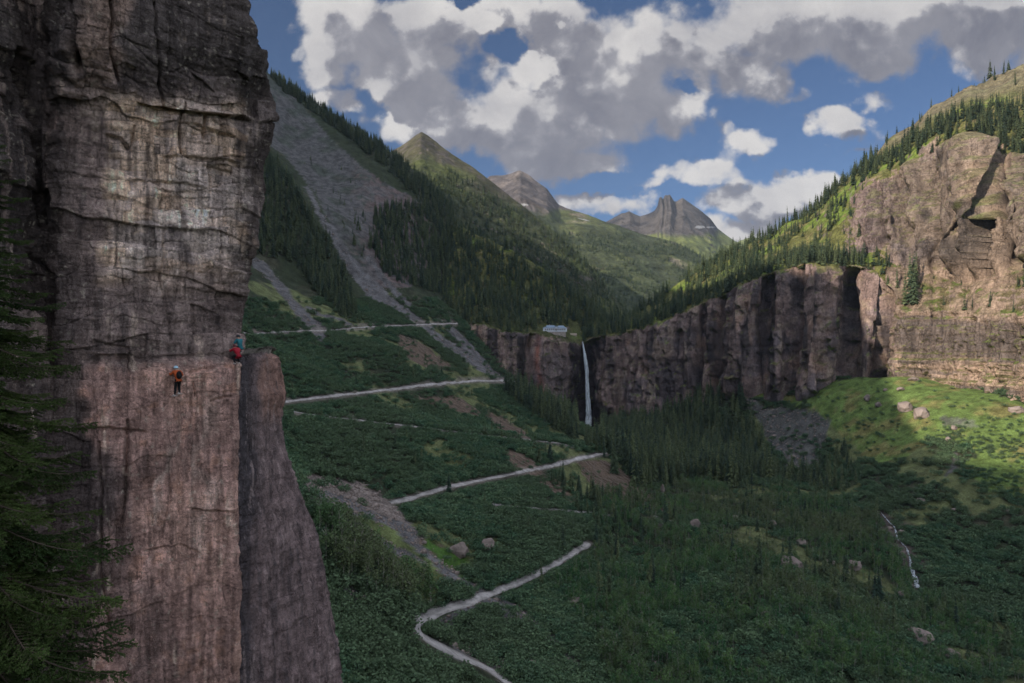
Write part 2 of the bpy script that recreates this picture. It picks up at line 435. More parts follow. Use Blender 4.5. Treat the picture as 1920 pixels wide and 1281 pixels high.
gx = np.concatenate([np.arange(-950, -420, 10.0), np.arange(-420, 522, 2.5)])
gy = np.concatenate([np.arange(-450, 60, 10.0), np.arange(60, 950, 2.5), np.arange(950, 1500, 5.0)])
GX, GY = np.meshgrid(gx, gy)
TZ = rbf_eval(GX, GY)
Q = np.stack([GX, GY, 0 * GX], -1)
far_amp = np.clip(np.hypot(GX, GY) / 400, 0.25, 1.6)
TZ += fbm(Q / 60, 3, 3) * 2.2 * far_amp + fbm(Q / 14, 3, 9) * 0.9 * far_amp
vall = sstep(GX, 0, 90) * sstep(GY, 120, 190) * (1 - sstep(GY, 480, 600)); TZ += vall * fbm(Q / 48 + 5, 3, 13) * 4.5
steep = sstep(TZ, 60, 200) * (GX < -90)
TZ += steep * (fbm(Q / 90 * np.array([1, .6, 1]), 5, 21, 0.55, True) * 9)


def ground_z(x, y):
    x = np.clip(x, gx[0], gx[-1] - .01); y = np.clip(y, gy[0], gy[-1] - .01)
    i = np.clip(np.searchsorted(gx, x, 'right') - 1, 0, len(gx) - 2); j = np.clip(np.searchsorted(gy, y, 'right') - 1, 0, len(gy) - 2)
    u = (x - gx[i]) / (gx[i + 1] - gx[i]); v = (y - gy[j]) / (gy[j + 1] - gy[j])
    return (TZ[j, i] * (1 - u) + TZ[j, i + 1] * u) * (1 - v) + (TZ[j + 1, i] * (1 - u) + TZ[j + 1, i + 1] * u) * v


def hit(px, py, d0=90.0, d1=1350.0):
    """where the line of sight through a photo pixel meets the ground"""
    px = np.atleast_1d(np.asarray(px, float)); py = np.atleast_1d(np.asarray(py, float))
    d = np.arange(d0, d1, 1.0)[None]
    x = (px[:, None] - 960) / F * d; z = (640.5 - py[:, None]) / F * d
    below = z < ground_z(x, d + 0 * x)
    k = np.argmax(below, 1); k = np.where(below.any(1), k, d.shape[1] - 1)
    dd = d[0][k]; x = (px - 960) / F * dd
    return np.stack([x, dd, ground_z(x, dd)], -1)


TV = np.stack([GX, GY, TZ], -1)
tpx, tpy = proj(TV)
tn = gnormals(TV); tn *= np.sign(tn[..., 2:3])

ROADS = [
    (4.0, [(960, 1290), (925, 1262), (880, 1238), (830, 1218), (797, 1200), (778, 1186), (770, 1174), (778, 1163), (800, 1154), (850, 1140), (905, 1120), (960, 1097), (1010, 1076), (1060, 1045), (1105, 1019)]),
    (2.7, [(728, 944), (742, 941), (770, 935), (800, 925), (850, 912), (900, 902), (950, 892), (1000, 882), (1050, 870), (1090, 860), (1125, 853), (1160, 846)]),
    (1.7, [(920, 947), (960, 950), (1000, 953), (1050, 957), (1100, 962), (1150, 967)]),
    (1.7, [(540, 771), (565, 775), (600, 780), (650, 786), (720, 794), (800, 803), (870, 812), (930, 819), (1000, 826), (1045, 831), (1085, 838)]),
    (2.5, [(524, 755), (560, 751), (610, 745), (680, 737), (750, 729), (810, 722), (860, 717), (895, 714), (950, 716), (990, 724)]),
    (1.4, [(455, 627), (520, 624), (570, 621), (610, 621), (660, 616), (720, 612), (790, 609), (860, 607)]),
    (1.5, [(1225, 968), (1262, 977), (1240, 984)]),
]
road_px = [np.array(r[1], float) for r in ROADS]

def swath(pts_, hw):
    p = np.array(pts_, float); d = np.gradient(p, axis=0); d /= np.linalg.norm(d, axis=1, keepdims=True); nn_ = np.stack([-d[:, 1], d[:, 0]], -1) * np.array(hw, float)[:, None]
    return [tuple(q) for q in np.concatenate([p + nn_, (p - nn_)[::-1]])]


SCREE = [
    swath([(466, 480), (500, 508), (530, 545), (555, 575), (580, 605), (612, 634)], [8, 9, 8, 9, 13, 14]), swath([(575, 575), (600, 590), (640, 600), (660, 612)], [3, 3, 4, 4]),
    swath([(575, 350), (600, 400), (630, 450), (665, 505), (700, 545), (745, 575), (790, 607), (830, 640), (880, 672), (925, 702), (950, 716)], [4, 5, 7, 13, 15, 8, 7, 9, 9, 7, 4]), swath([(690, 480), (720, 525), (770, 575)], [4, 6, 4]), swath([(800, 620), (850, 655), (900, 690)], [5, 7, 5]), swath([(845, 615), (880, 655), (918, 690)], [8, 8, 4]),
    [(560, 885), (600, 893), (680, 902), (712, 930), (742, 950), (770, 985), (790, 1010), (745, 1000), (715, 985), (690, 970), (660, 975), (720, 1010), (765, 1035), (780, 1050), (745, 1048), (700, 1020), (650, 985), (600, 960), (565, 940)],
    swath([(740, 985), (775, 1015), (810, 1048), (850, 1078), (885, 1103), (910, 1118)], [10, 9, 9, 10, 10, 10]), swath([(600, 955), (650, 985), (700, 1015), (750, 1035), (790, 1052)], [6, 6, 6, 8, 5]),
    [(610, 1090), (640, 1095), (680, 1115), (696, 1130), (690, 1140), (650, 1120), (612, 1105)],
    swath([(920, 1122), (960, 1145), (1010, 1180), (1050, 1215), (1085, 1255), (1105, 1285)], [14, 15, 14, 13, 13, 14]), swath([(900, 1130), (850, 1160), (830, 1185), (850, 1212), (900, 1232), (960, 1255)], [10, 14, 22, 16, 12, 14]),
    [(1425, 768), (1470, 762), (1535, 775), (1560, 792), (1545, 830), (1535, 870), (1500, 882), (1472, 870), (1432, 822)], swath([(1400, 745), (1430, 775), (1450, 810)], [8, 12, 10]),
    [(1760, 780), (1820, 785), (1840, 800), (1770, 800)],
    [(1790, 845), (1800, 850), (1795, 880), (1775, 895), (1768, 892), (1785, 870)],
]
UPPER = [[(430, 60), (500, 140), (560, 190), (620, 260), (700, 330), (790, 380), (810, 430), (800, 500), (770, 540), (720, 540), (690, 520), (640, 460), (590, 360), (540, 300), (480, 250)]]
DEBRIS = [[(1080, 862), (1130, 860), (1180, 890), (1230, 940), (1250, 965), (1200, 960), (1160, 945), (1120, 920), (1090, 890)], [(900, 760), (970, 800), (1010, 830), (980, 830), (930, 800)], [(940, 840), (1000, 860), (1080, 940), (1060, 950), (1000, 900), (950, 870)], [(760, 740), (860, 745), (930, 790), (850, 770)], [(740, 625), (790, 640), (850, 690), (800, 690), (750, 660)], [(780, 1010), (830, 1020), (880, 1060), (860, 1065), (800, 1035)]]
GRASS = [[(1500, 745), (1560, 714), (1640, 706), (1720, 700), (1800, 720), (1930, 758), (1960, 880), (1880, 880), (1840, 860), (1800, 830), (1740, 820), (1700, 860), (1640, 870), (1560, 800)], [(1370, 735), (1450, 735), (1510, 750), (1500, 765), (1440, 745), (1400, 750)], [(1800, 870), (1960, 800), (1960, 940), (1850, 920)]]
BRIGHT = [[(620, 950), (700, 980), (790, 1030), (860, 1090), (890, 1110), (850, 1105), (790, 1075), (760, 1045), (690, 1000), (620, 965)], [(775, 1000), (840, 1030), (890, 1060), (960, 1080), (990, 1075), (930, 1105), (890, 1095), (840, 1060)]]


def wob(V, s, a, seed):
    return fbm(V / s, 3, seed) * a


def zones(V, px, py, polys, amp=11.0, seed=30):
    a = amp * np.clip(350 / np.maximum(V[..., 1], 60), 0.35, 2.0)
    jx = px + wob(V, 12, 1, seed) * a; jy = py + wob(V, 12, 1, seed + 5) * a
    r = np.zeros(px.shape, bool)
    for p in polys: r |= inpoly(jx, jy, p)
    return r


infront = TV[..., 1] > 60
z_scree = zones(TV, tpx, tpy, SCREE) & infront
z_upper = zones(TV, tpx, tpy, UPPER, 10) & infront
z_debris = zones(TV, tpx, tpy, DEBRIS, 14) & infront
z_grass = zones(TV, tpx, tpy, GRASS) & infront
z_bright = zones(TV, tpx, tpy, BRIGHT) & infront
verge = np.full(tpx.shape, 1e9); jv = fbm(TV / 9, 3, 47) * 3
for a in road_px: verge = np.minimum(verge, segdist(tpx, tpy + 2 + jv, a))
bank = np.minimum.reduce([segdist(tpx, tpy + jv, p) for p in ([(1652, 962), (1664, 978), (1680, 1000), (1682, 1012), (1700, 1030), (1707, 1056), (1720, 1106), (1726, 1122)], [(1682, 985), (1705, 995), (1725, 1004)], [(1730, 1060), (1745, 1085), (1735, 1110)])])
openz = sstep(fbm(TV / 42, 4, 48), .12, .34)
n1 = fbm(TV / 25, 4, 40); n2 = fbm(TV / 7, 3, 44)
col = np.zeros(TV.shape) + np.array([0.030, 0.040, 0.022])
col = mixc(col, [0.050, 0.052, 0.034], sstep(n1, 0.1, 0.5))
col = mixc(col, [0.085, 0.084, 0.086], z_upper * 1.0)
col = mixc(col, [0.055, 0.064, 0.054], z_upper * sstep(n1, -0.1, 0.35))
col = mixc(col, [0.13, 0.095, 0.092], z_upper * sstep(tpx + n1 * 60, 640, 720) * sstep(n2, -0.3, 0.2) * .8)
col = mixc(col, [0.115, 0.085, 0.065], z_debris * 1.0)
col = mixc(col, [0.098, 0.148, 0.042], z_grass * 1.0)
col = mixc(col, [0.150, 0.145, 0.055], z_grass * sstep(n1 + n2 * .5, 0.0, 0.45))
col = mixc(col, [0.055, 0.115, 0.024], z_bright * 1.0)
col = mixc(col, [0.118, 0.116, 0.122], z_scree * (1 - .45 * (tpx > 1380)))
col = mixc(col, [0.080, 0.078, 0.080], z_scree * sstep(n2, 0.0, 0.4) * .8)
col = mixc(col, [0.125, 0.145, 0.062], openz * (TV[..., 2] < 60) * (~z_scree) * (~z_grass) * (~z_debris) * .8)
col = mixc(col, [0.17, 0.15, 0.135], (1 - sstep(verge, 3, 9 + jv)) * .75 * infront)
col = mixc(col, [0.075, 0.062, 0.058], (1 - sstep(bank, 6, 18)) * .9)
brown = inpoly(tpx, tpy, [(560, 880), (690, 895), (740, 945), (770, 985), (700, 960), (640, 925), (570, 915)])
col = mixc(col, [0.21, 0.175, 0.16], (z_scree & brown) * .85)
TFACE = grid_faces(len(gy), len(gx))
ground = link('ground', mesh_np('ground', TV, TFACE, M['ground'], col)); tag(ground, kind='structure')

# roads: ribbons that lie on the hillside
def ribbon(name, P, width, mat, lift=0.3, n_cross=4, wj=0.35, seed=5):
    seg = np.r_[0, np.cumsum(np.linalg.norm(np.diff(P[:, :2], axis=0), axis=1))]
    s = np.arange(0, seg[-1], 1.6)
    X = np.interp(s, seg, P[:, 0]); Y = np.interp(s, seg, P[:, 1])
    if len(X) > 24: X = smooth1(X, 9, 0); Y = smooth1(Y, 9, 0)
    tx, ty = np.gradient(X), np.gradient(Y); L = np.hypot(tx, ty) + 1e-9; nx, ny = -ty / L, tx / L
    w = width * (1 + wj * vnoise(np.stack([s / 9, 0 * s, 0 * s], -1), seed))
    u = np.linspace(-.5, .5, n_cross)
    VX = X[:, None] + nx[:, None] * w[:, None] * u; VY = Y[:, None] + ny[:, None] * w[:, None] * u
    VZ = ground_z(VX, VY); VZ = 0.5 * VZ + 0.5 * VZ.mean(1, keepdims=True); VZ = np.maximum(VZ, ground_z(VX, VY)) + lift
    V = np.stack([VX, VY, VZ], -1)
    top = V.reshape(-1, 3); bot = (V - np.array([0, 0, 1.2])).reshape(-1, 3)
    nr, nc = V.shape[:2]
    f = [grid_faces(nr, nc)]
    for c, fl in ((0, False), (nc - 1, True)):
        i = np.arange(nr - 1) * nc + c; q = np.stack([i, i + nc, i + nc + nr * nc, i + nr * nc], -1); f.append(q[:, ::-1] if fl else q)
    return link(name, mesh_np(name, np.concatenate([top, bot]), np.concatenate(f), mat))


road_world = []
for k, (w, line) in enumerate(ROADS):
    a = np.array(line, float); s = np.r_[0, np.cumsum(np.hypot(*np.diff(a, axis=0).T))]; u = np.linspace(0, s[-1], max(8, int(s[-1] / 12)))
    P = hit(np.interp(u, s, a[:, 0]), np.interp(u, s, a[:, 1])); road_world.append(P)
    tag(ribbon('road', P, w, M['road'], seed=k), kind='structure')

# ------------------------------------------------------------------ lofted rock masses
def loft(rows, pxs, counts, smooth=0, jit=0):
    """rows: dict px -> (py, d) polylines, from the foot up; straight rules between rows"""
    R = []
    for r in rows:
        k = np.array(sorted(r)); py = np.array([r[i][0] for i in k], float); d = np.array([r[i][1] for i in k], float)
        a, b = np.interp(pxs, k, py), np.interp(pxs, k, d)
        if smooth: a, b = smooth1(a, smooth, 0), smooth1(b, smooth, 0)
        if jit: q = np.stack([pxs / 40, 0 * pxs + len(R) * 7.7, 0 * pxs], -1); a = a + fbm(q, 5, 77, .6) * jit; b = b + fbm(q + 50, 3, 78) * jit
        R.append(P3(pxs, a, b))
    out, tt = [], []
    for i in range(len(R) - 1):
        n = counts[i]
        for j in range(n): out.append(R[i] * (1 - j / n) + R[i + 1] * (j / n)); tt.append(i + j / n)
    out.append(R[-1]); tt.append(len(R) - 1)
    return np.array(out), np.array(tt)


def row(pxs, pys, ds): return {p: (a, b) for p, a, b in zip(pxs, pys, ds)}


W_px = [830, 870, 900, 950, 1000, 1050, 1095, 1150, 1200, 1270, 1330, 1380, 1440, 1510, 1560, 1640, 1700, 1800, 1920, 2100, 2400]
B_py = [640, 650, 690, 735, 765, 792, 808, 800, 790, 790, 760, 737, 737, 745, 718, 712, 712, 730, 762, 810, 880]
B_d = [880, 868, 852, 842, 850, 872, 890, 872, 852, 818, 792, 758, 738, 702, 698, 694, 650, 602, 532, 440, 340]
R_py = [612, 608, 610, 622, 628, 631, 640, 628, 616, 592, 562, 540, 512, 498, 498, 506, 574, 590, 588, 588, 590]
R_d = [886, 874, 866, 858, 866, 888, 906, 888, 868, 836, 812, 780, 760, 724, 718, 716, 672, 622, 552, 460, 360]
rB = row(W_px, B_py, B_d); rR = row(W_px, R_py, R_d)
r0 = row(W_px, [p + 60 for p in B_py], B_d)
rK = row([830, 880, 960, 1020, 1095, 1150, 1170, 1200, 1270, 1330, 1400, 1500, 1580, 1640, 1690, 1740, 1840, 1920, 2100, 2400],
         [398, 434, 472, 507, 567, 600, 603, 582, 532, 500, 464, 406, 336, 288, 247, 202, 150, 119, 60, 20],
         [1160, 1110, 1060, 1030, 1000, 990, 1000, 1000, 990, 980, 960, 930, 910, 900, 890, 880, 860, 840, 800, 700])
rS = row([830, 880, 950, 1050, 1095, 1150, 1200, 1270, 1330, 1380, 1440, 1510, 1560, 1640, 1690, 1740, 1800, 1920, 2100, 2400],
         [565, 568, 582, 606, 626, 616, 604, 578, 548, 522, 497, 482, 474, 478, 508, 518, 528, 520, 515, 520],
         [930, 920, 915, 920, 935, 930, 915, 890, 868, 842, 815, 790, 768, 735, 706, 690, 655, 585, 500, 400])
def lerp_rows(a, b, t, over):
    ks = sorted(set(a) | set(b)); r = {}
    for k in ks:
        A = [np.interp(k, sorted(a), [a[i][q] for i in sorted(a)]) for q in (0, 1)]; B = [np.interp(k, sorted(b), [b[i][q] for i in sorted(b)]) for q in (0, 1)]
        if k < 1520: r[k] = (A[0] * (1 - t) + B[0] * t, A[1] * (1 - t) + B[1] * t)
    r.update(over); return r
rU1 = lerp_rows(rS, rK, .33, {1560: (430, 798), 1640: (408, 748), 1700: (412, 716), 1800: (414, 664), 1920: (400, 598), 2100: (380, 520), 2400: (380, 420)})
rU2 = lerp_rows(rS, rK, .66, {1560: (385, 850), 1640: (335, 800), 1700: (296, 772), 1760: (255, 742), 1825: (226, 712), 1880: (262, 690), 1920: (290, 662), 2100: (260, 600), 2400: (240, 500)})
rBk = {k: (v[0] + 60, v[1] + 260) for k, v in rK.items()}
wpx = np.concatenate([np.arange(830, 1965, 1.5), np.arange(1965, 2400, 6.0)])
WV, wt = loft([r0, rB, rR, rS, rU1, rU2, rK, rBk], wpx, [8, 96, 44, 44, 56, 50, 14], 7, 12)
wt2 = np.repeat(wt[:, None], len(wpx), 1); WPX = np.repeat(wpx[None], len(wt), 0)
n = gnormals(smooth1(WV, 15, 1)); n *= np.where((n[..., 1:2] > 0) & (np.abs(n[..., 2:3]) < .8), -1, 1); n *= np.where((n[..., 2:3] < -.2), -1, 1)
cl_low = sstep(wt2, 0.6, 1.0) * (1 - sstep(wt2, 1.9, 2.05))
cl_up = sstep(wt2, 2.9, 3.5) * (1 - sstep(wt2, 4.7, 5.0)) * sstep(WPX, 1560, 1660)
cl_b = sstep(wt2, 2.0, 2.3) * (1 - sstep(wt2, 2.9, 3.1)) * sstep(WPX, 1640, 1700)
hn = n.copy(); hn[..., 2] *= 0.2; hn /= np.linalg.norm(hn, axis=-1, keepdims=True) + 1e-9
arc = np.cumsum(np.r_[0, np.linalg.norm(np.diff(WV[len(wt) // 3, :, :2], axis=0), axis=1)])
A3 = np.stack([np.repeat(arc[None], len(wt), 0), WV[..., 2], 0 * WPX], -1)
gull = np.zeros(len(wpx))
for gp, wd, dp in [(980, 9, 20), (995, 6, -6), (1035, 26, -10), (1092, 14, 26), (1112, 8, 8), (1160, 9, 12), (1230, 34, -7), (1302, 8, 18), (1337, 7, 20), (1362, 7, 8), (1378, 12, -12), (1424, 10, 22), (1400, 8, -8), (1452, 10, -8), (1482, 9, 18), (1528, 20, -24), (1592, 17, 30), (1618, 8, -6), (1648, 11, 30), (1692, 18, -14), (1760, 10, 9), (1830, 12, 8), (1880, 9, 10)]:
    gull += dp * np.exp(-((wpx - gp) / wd) ** 2)
lean = WPX - (wt2 - 1) * 18                             # crevices lean a little
gullm = np.interp(lean, wpx, gull)
flute = fbm(A3 * np.array([1 / 34, 1 / 160, 1]), 4, 60, 0.55, True) * 7 + fbm(A3 * np.array([1 / 10, 1 / 60, 1]), 4, 66, 0.6, True) * 3.4
strata = fbm(A3 * np.array([1 / 120, 1 / 9, 1]), 3, 70, 0.6) * 3.0
gul2 = np.zeros(len(wpx))
for gp, wd, dp in [(1605, 14, 10), (1650, 12, 12), (1692, 14, 16), (1742, 18, 22), (1762, 9, 9), (1790, 12, -10), (1838, 30, -22), (1892, 16, 34), (1925, 20, -10), (1815, 8, 10)]: gul2 += dp * np.exp(-((wpx - gp) / wd) ** 2)
gul2m = np.interp(WPX + (wt2 - 4) * 14 + fbm(A3 / 60, 3, 58) * 14, wpx, gul2)
rid, edge = cells(A3 * np.array([1 / 7, 1 / 13, 1]) + np.array([0, 0, .5]) + fbm(A3 / 9, 3, 79)[..., None] * .4, 80)
block = (rid - .5) * 3.6 + fbm(A3 / np.array([5, 9, 1]), 3, 81) * 1.6
rstr = sstep(WPX, 1640, 1720)
dsp = cl_low * (-gullm * (1 - rstr * .6) + flute * (1 - .55 * rstr) + strata * (.75 + 1.8 * rstr) + block * 1.5)
dsp += cl_up * (-gul2m + fbm(A3 * np.array([1 / 26, 1 / 90, 1]), 4, 88, .55, True) * 9 + fbm(WV * np.array([1 / 60, 1 / 60, 1 / 130]), 5, 90, 0.55, True) * 13 + strata * .8 + block * .9 + fbm(WV / 12, 4, 92) * 5 + fbm(WV * np.array([1 / 6, 1 / 6, 1 / 11]), 4, 93, .6, True) * 3.2)
dsp += cl_b * (strata * 1.2 + fbm(WV / 16, 4, 95) * 3)
WV += hn * dsp[..., None]
WV[..., 2] += (1 - cl_low) * (1 - cl_up) * sstep(wt2, 2.05, 2.5) * (fbm(WV / 60, 4, 97) * 6 + fbm(WV / 18, 3, 98) * 2)
wn = gnormals(WV); wn *= np.where(wn[..., 2:3] < 0, -1, 1)
wqx, wqy = proj(WV)
sl = wn[..., 2] + fbm(WV / 9, 3, 101) * 0.16
m1, m2, m3 = fbm(WV / 30, 4, 103), fbm(WV / 8, 3, 104), fbm(A3 * np.array([1 / 7, 1 / 60, 1]), 4, 105)
rock = np.zeros(WV.shape) + np.array([0.225, 0.165, 0.152])
rock = mixc(rock, [0.16, 0.13, 0.135], sstep(m1, -.1, .35))
rock = mixc(rock, [0.33, 0.22, 0.17], sstep(fbm(WV / 22, 4, 110), .12, .4) * cl_low * .7)
rock = mixc(rock, [0.30, 0.235, 0.185], sstep(m2, .1, .5) * .7)
rock = mixc(rock, [0.30, 0.225, 0.165], sstep(WPX, 1620, 1720) * .65 * (1 - sstep(m1, 0, .5) * .5))
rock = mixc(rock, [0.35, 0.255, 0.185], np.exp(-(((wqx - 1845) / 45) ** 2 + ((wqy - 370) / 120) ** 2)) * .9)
rock = mixc(rock, [0.055, 0.048, 0.052], sstep(m3, .08, .38) * cl_low * .85 * (1 - .5 * rstr))
rock = mixc(rock, [0.085, 0.072, 0.066], sstep(fbm(A3 * np.array([1 / 80, 1 / 14, 1]), 4, 108), .02, .3) * rstr * cl_low * .75)
rock = mixc(rock, [0.10, 0.085, 0.078], sstep(fbm(WV / 40, 4, 109), .05, .4) * cl_up * .7)
rock = mixc(rock, [0.34, 0.27, 0.22], sstep(m3, -.3, -.55) * cl_low * .6)
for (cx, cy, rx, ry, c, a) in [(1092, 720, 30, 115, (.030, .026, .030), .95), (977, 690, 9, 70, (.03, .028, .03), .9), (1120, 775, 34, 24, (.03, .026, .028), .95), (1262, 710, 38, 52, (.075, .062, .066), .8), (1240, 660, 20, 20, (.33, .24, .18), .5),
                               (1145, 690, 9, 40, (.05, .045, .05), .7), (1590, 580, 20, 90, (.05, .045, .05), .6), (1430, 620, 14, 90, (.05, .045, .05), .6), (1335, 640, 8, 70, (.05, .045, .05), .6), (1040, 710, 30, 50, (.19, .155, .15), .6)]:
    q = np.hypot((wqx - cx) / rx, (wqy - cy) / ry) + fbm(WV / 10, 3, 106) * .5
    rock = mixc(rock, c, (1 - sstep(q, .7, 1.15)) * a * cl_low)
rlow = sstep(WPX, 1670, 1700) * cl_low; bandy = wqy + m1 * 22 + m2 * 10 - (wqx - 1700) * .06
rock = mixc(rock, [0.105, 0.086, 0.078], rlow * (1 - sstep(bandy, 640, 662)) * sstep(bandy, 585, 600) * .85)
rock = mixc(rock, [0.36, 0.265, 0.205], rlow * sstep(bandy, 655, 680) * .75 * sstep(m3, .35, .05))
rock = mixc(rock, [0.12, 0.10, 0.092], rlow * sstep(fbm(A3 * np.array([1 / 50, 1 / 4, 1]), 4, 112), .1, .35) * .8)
redline = np.interp(wqy, [600, 640, 680, 720, 770], [1012, 1009, 1006, 1014, 1019])
rock = mixc(rock, [0.20, 0.065, 0.045], np.exp(-((wqx - redline) / (4.5 + (wqy - 640) * .02)) ** 2) * cl_low * .9 * (.7 + .5 * m2))
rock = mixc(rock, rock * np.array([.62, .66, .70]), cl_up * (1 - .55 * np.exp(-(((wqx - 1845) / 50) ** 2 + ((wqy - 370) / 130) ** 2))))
grass = np.zeros(WV.shape) + np.array([0.115, 0.12, 0.040])
grass = mixc(grass, [0.13, 0.185, 0.035], sstep(m1, 0, .4))
grass = mixc(grass, [0.20, 0.165, 0.085], sstep(m2, .15, .5) * .7)
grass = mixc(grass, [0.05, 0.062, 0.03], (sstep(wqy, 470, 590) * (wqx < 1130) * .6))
leftL1 = (wqx < 1120)
g_amt = sstep(sl, .42, .58)
g_amt = np.where(cl_low > .5, sstep(sl, .62, .75) * .8, g_amt)
g_amt = np.where(cl_up > .4, sstep(sl, .55, .75) * .55, g_amt)
brn = (WPX > 1660) & (wt2 > 1.95) & (wt2 < 3.6)
grass = np.where(brn[..., None], mixc(np.zeros(WV.shape) + np.array([0.125, 0.105, 0.055]), [0.10, 0.125, 0.035], sstep(m2, .1, .4)), grass)
g_amt = np.where(brn, g_amt * (.35 + .65 * sstep(m1 + m2 * .6, -.25, .2)), g_amt)
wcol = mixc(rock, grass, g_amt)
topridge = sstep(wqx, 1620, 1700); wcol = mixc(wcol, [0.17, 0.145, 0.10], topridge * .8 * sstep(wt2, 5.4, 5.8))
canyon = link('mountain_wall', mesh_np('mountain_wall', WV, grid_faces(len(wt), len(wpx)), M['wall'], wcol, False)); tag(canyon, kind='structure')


def far_mass(name, K, B, pxs, n, amp, seed, colf, back=300):
    Bk = {k: (v[0] + 40, v[1] + back) for k, v in K.items()}
    V, t = loft([B, K, Bk], pxs, [n, 12], 3)
    t2 = np.repeat(t[:, None], len(pxs), 1); w = np.sin(np.clip(t2, 0, 1) * math.pi) ** .6 * (t2 < 1)
    s = amp * 5.0
    r = fbm(V / s * np.array([1, 1, .5]), 6, seed, .55, True)
    V[..., 1] -= w * r * amp; V[..., 2] += w * fbm(V / (s * .5), 5, seed + 9) * amp * .35
    V[..., 2] += (t2 >= .9) * fbm(V / (s * .15), 3, seed + 12) * amp * .06
    nn = gnormals(V); nn *= np.where(nn[..., 2:3] < 0, -1, 1); px, py = proj(V)
    c = colf(V, px, py, nn, seed)
    o = link(name, mesh_np(name, V, grid_faces(len(t), len(pxs)), M['far'], c, False)); tag(o, kind='structure')
    return V, nn, px, py


def col2(V, px, py, nn, seed):
    c = np.zeros(V.shape) + np.array([0.050, 0.058, 0.030]); a = fbm(V / 70, 4, seed + 20)
    c = mixc(c, [0.075, 0.090, 0.032], sstep(a, 0, .4))
    pk = 1 - sstep(py - np.abs(px - 790) * .45 + a * 25, 265, 320); c = mixc(c, [0.062, 0.056, 0.036], pk * .85); c = mixc(c, [0.085, 0.075, 0.065], pk * sstep(fbm(V / 25, 4, 233), 0, .3))
    return mixc(c, [0.17, 0.14, 0.13], sstep(.5 - nn[..., 2], -.05, .2) * .6)


K2 = row([560, 600, 700, 750, 790, 800, 850, 890, 930, 1000, 1060, 1110, 1150, 1180, 1230], [345, 325, 303, 275, 247, 253, 291, 316, 347, 402, 452, 502, 552, 587, 640], [1900, 1900, 1850, 1820, 1800, 1800, 1760, 1740, 1720, 1680, 1640, 1600, 1560, 1540, 1500])
B2 = row([560, 700, 790, 850, 930, 1000, 1060, 1110, 1180, 1230], [460, 450, 450, 475, 525, 565, 595, 615, 645, 690], [1320] * 10)
L2 = far_mass('mountain', K2, B2, np.arange(560, 1231, 1.6), 150, 34, 200, col2)


def col3(V, px, py, nn, seed):
    a = fbm(V / 130, 5, seed + 20); c = np.zeros(V.shape) + np.array([0.050, 0.062, 0.032])
    c = mixc(c, [0.085, 0.098, 0.040], sstep(a, 0, .4)); c = mixc(c, [0.20, 0.17, 0.14], sstep(a, .3, .55) * .7)
    pk = 1 - sstep(py + a * 14, 388, 402); pk = pk * (px < 1075); c = mixc(c, [0.085, 0.076, 0.076], pk)
    c = mixc(c, [0.13, 0.113, 0.105], pk * sstep(fbm(V / 60, 4, seed + 30), .1, .4))
    snow = (np.hypot((px - 982) / 9, (py - 384) / 2) + a * .6 < 1) | (np.hypot((px - 1095) / 12, (py - 412 - (px - 1095) * .22) / 1.1) < 1)
    return np.where(snow[..., None], 0.28, c)


K3 = row([820, 860, 918, 935, 955, 975, 990, 1005, 1025, 1038, 1048, 1060, 1100, 1140, 1180, 1200, 1260, 1300, 1350, 1450, 1520], [420, 372, 331, 329, 327, 319, 327, 339, 353, 371, 384, 390, 402, 417, 430, 438, 452, 472, 500, 560, 600], [3300, 3300, 3200, 3200, 3180, 3150, 3140, 3120, 3100, 3090, 3080, 3060, 3000, 2950, 2950, 2950, 2950, 2900, 2800, 2600, 2500])
B3 = row([820, 920, 1000, 1060, 1140, 1200, 1300, 1450, 1520], [480, 505, 545, 565, 590, 596, 605, 645, 660], [2300, 2250, 2150, 2100, 2000, 2000, 2000, 2000, 2000])
L3 = far_mass('mountain', K3, B3, np.arange(820, 1521, 1.6), 150, 60, 300, col3, 500)


def col4(V, px, py, nn, seed):
    a = fbm(V / 160, 5, seed + 20); c = np.zeros(V.shape) + np.array([0.080, 0.073, 0.070]); c = mixc(c, [0.042, 0.041, 0.045], sstep(a, -.1, .4))
    c = mixc(c, [0.12, 0.14, 0.05], sstep(py + a * 12, 432, 445) * sstep(nn[..., 2], .35, .55))
    snow = (np.hypot((px - 1312) / 8, (py - 426) / 2.6) + a * .5 < 1) | (np.hypot((px - 1335) / 9, (py - 426) / 1.2) + a * .5 < 1)
    return np.where(snow[..., None], 0.28, c)


K4 = row([1080, 1120, 1138, 1165, 1172, 1180, 1190, 1200, 1215, 1222, 1228, 1233, 1236, 1240, 1243, 1247, 1252, 1256, 1259, 1264, 1268, 1274, 1280, 1286, 1300, 1315, 1330, 1338, 1345, 1360, 1375, 1390, 1400, 1450, 1500], [450, 425, 415, 400, 399, 396, 402, 406, 401, 398, 394, 386, 371, 369, 374, 366, 367, 365, 370, 378, 378, 374, 371, 375, 385, 396, 408, 418, 428, 440, 450, 458, 463, 478, 490], [4600] * 35)
B4 = row([1080, 1200, 1300, 1500], [490, 500, 510, 560], [3500, 3500, 3500, 3500])
L4 = far_mass('mountain', K4, B4, np.arange(1080, 1500, 1.0), 130, 80, 400, col4, 700)
K5 = row([1360, 1385, 1398, 1412, 1428, 1450, 1520], [470, 453, 447, 446, 448, 456, 480], [6500] * 7)
B5 = row([1360, 1520], [520, 530], [5200, 5200])
L5 = far_mass('mountain', K5, B5, np.arange(1360, 1520, 2.0), 40, 80, 500, col4, 700)

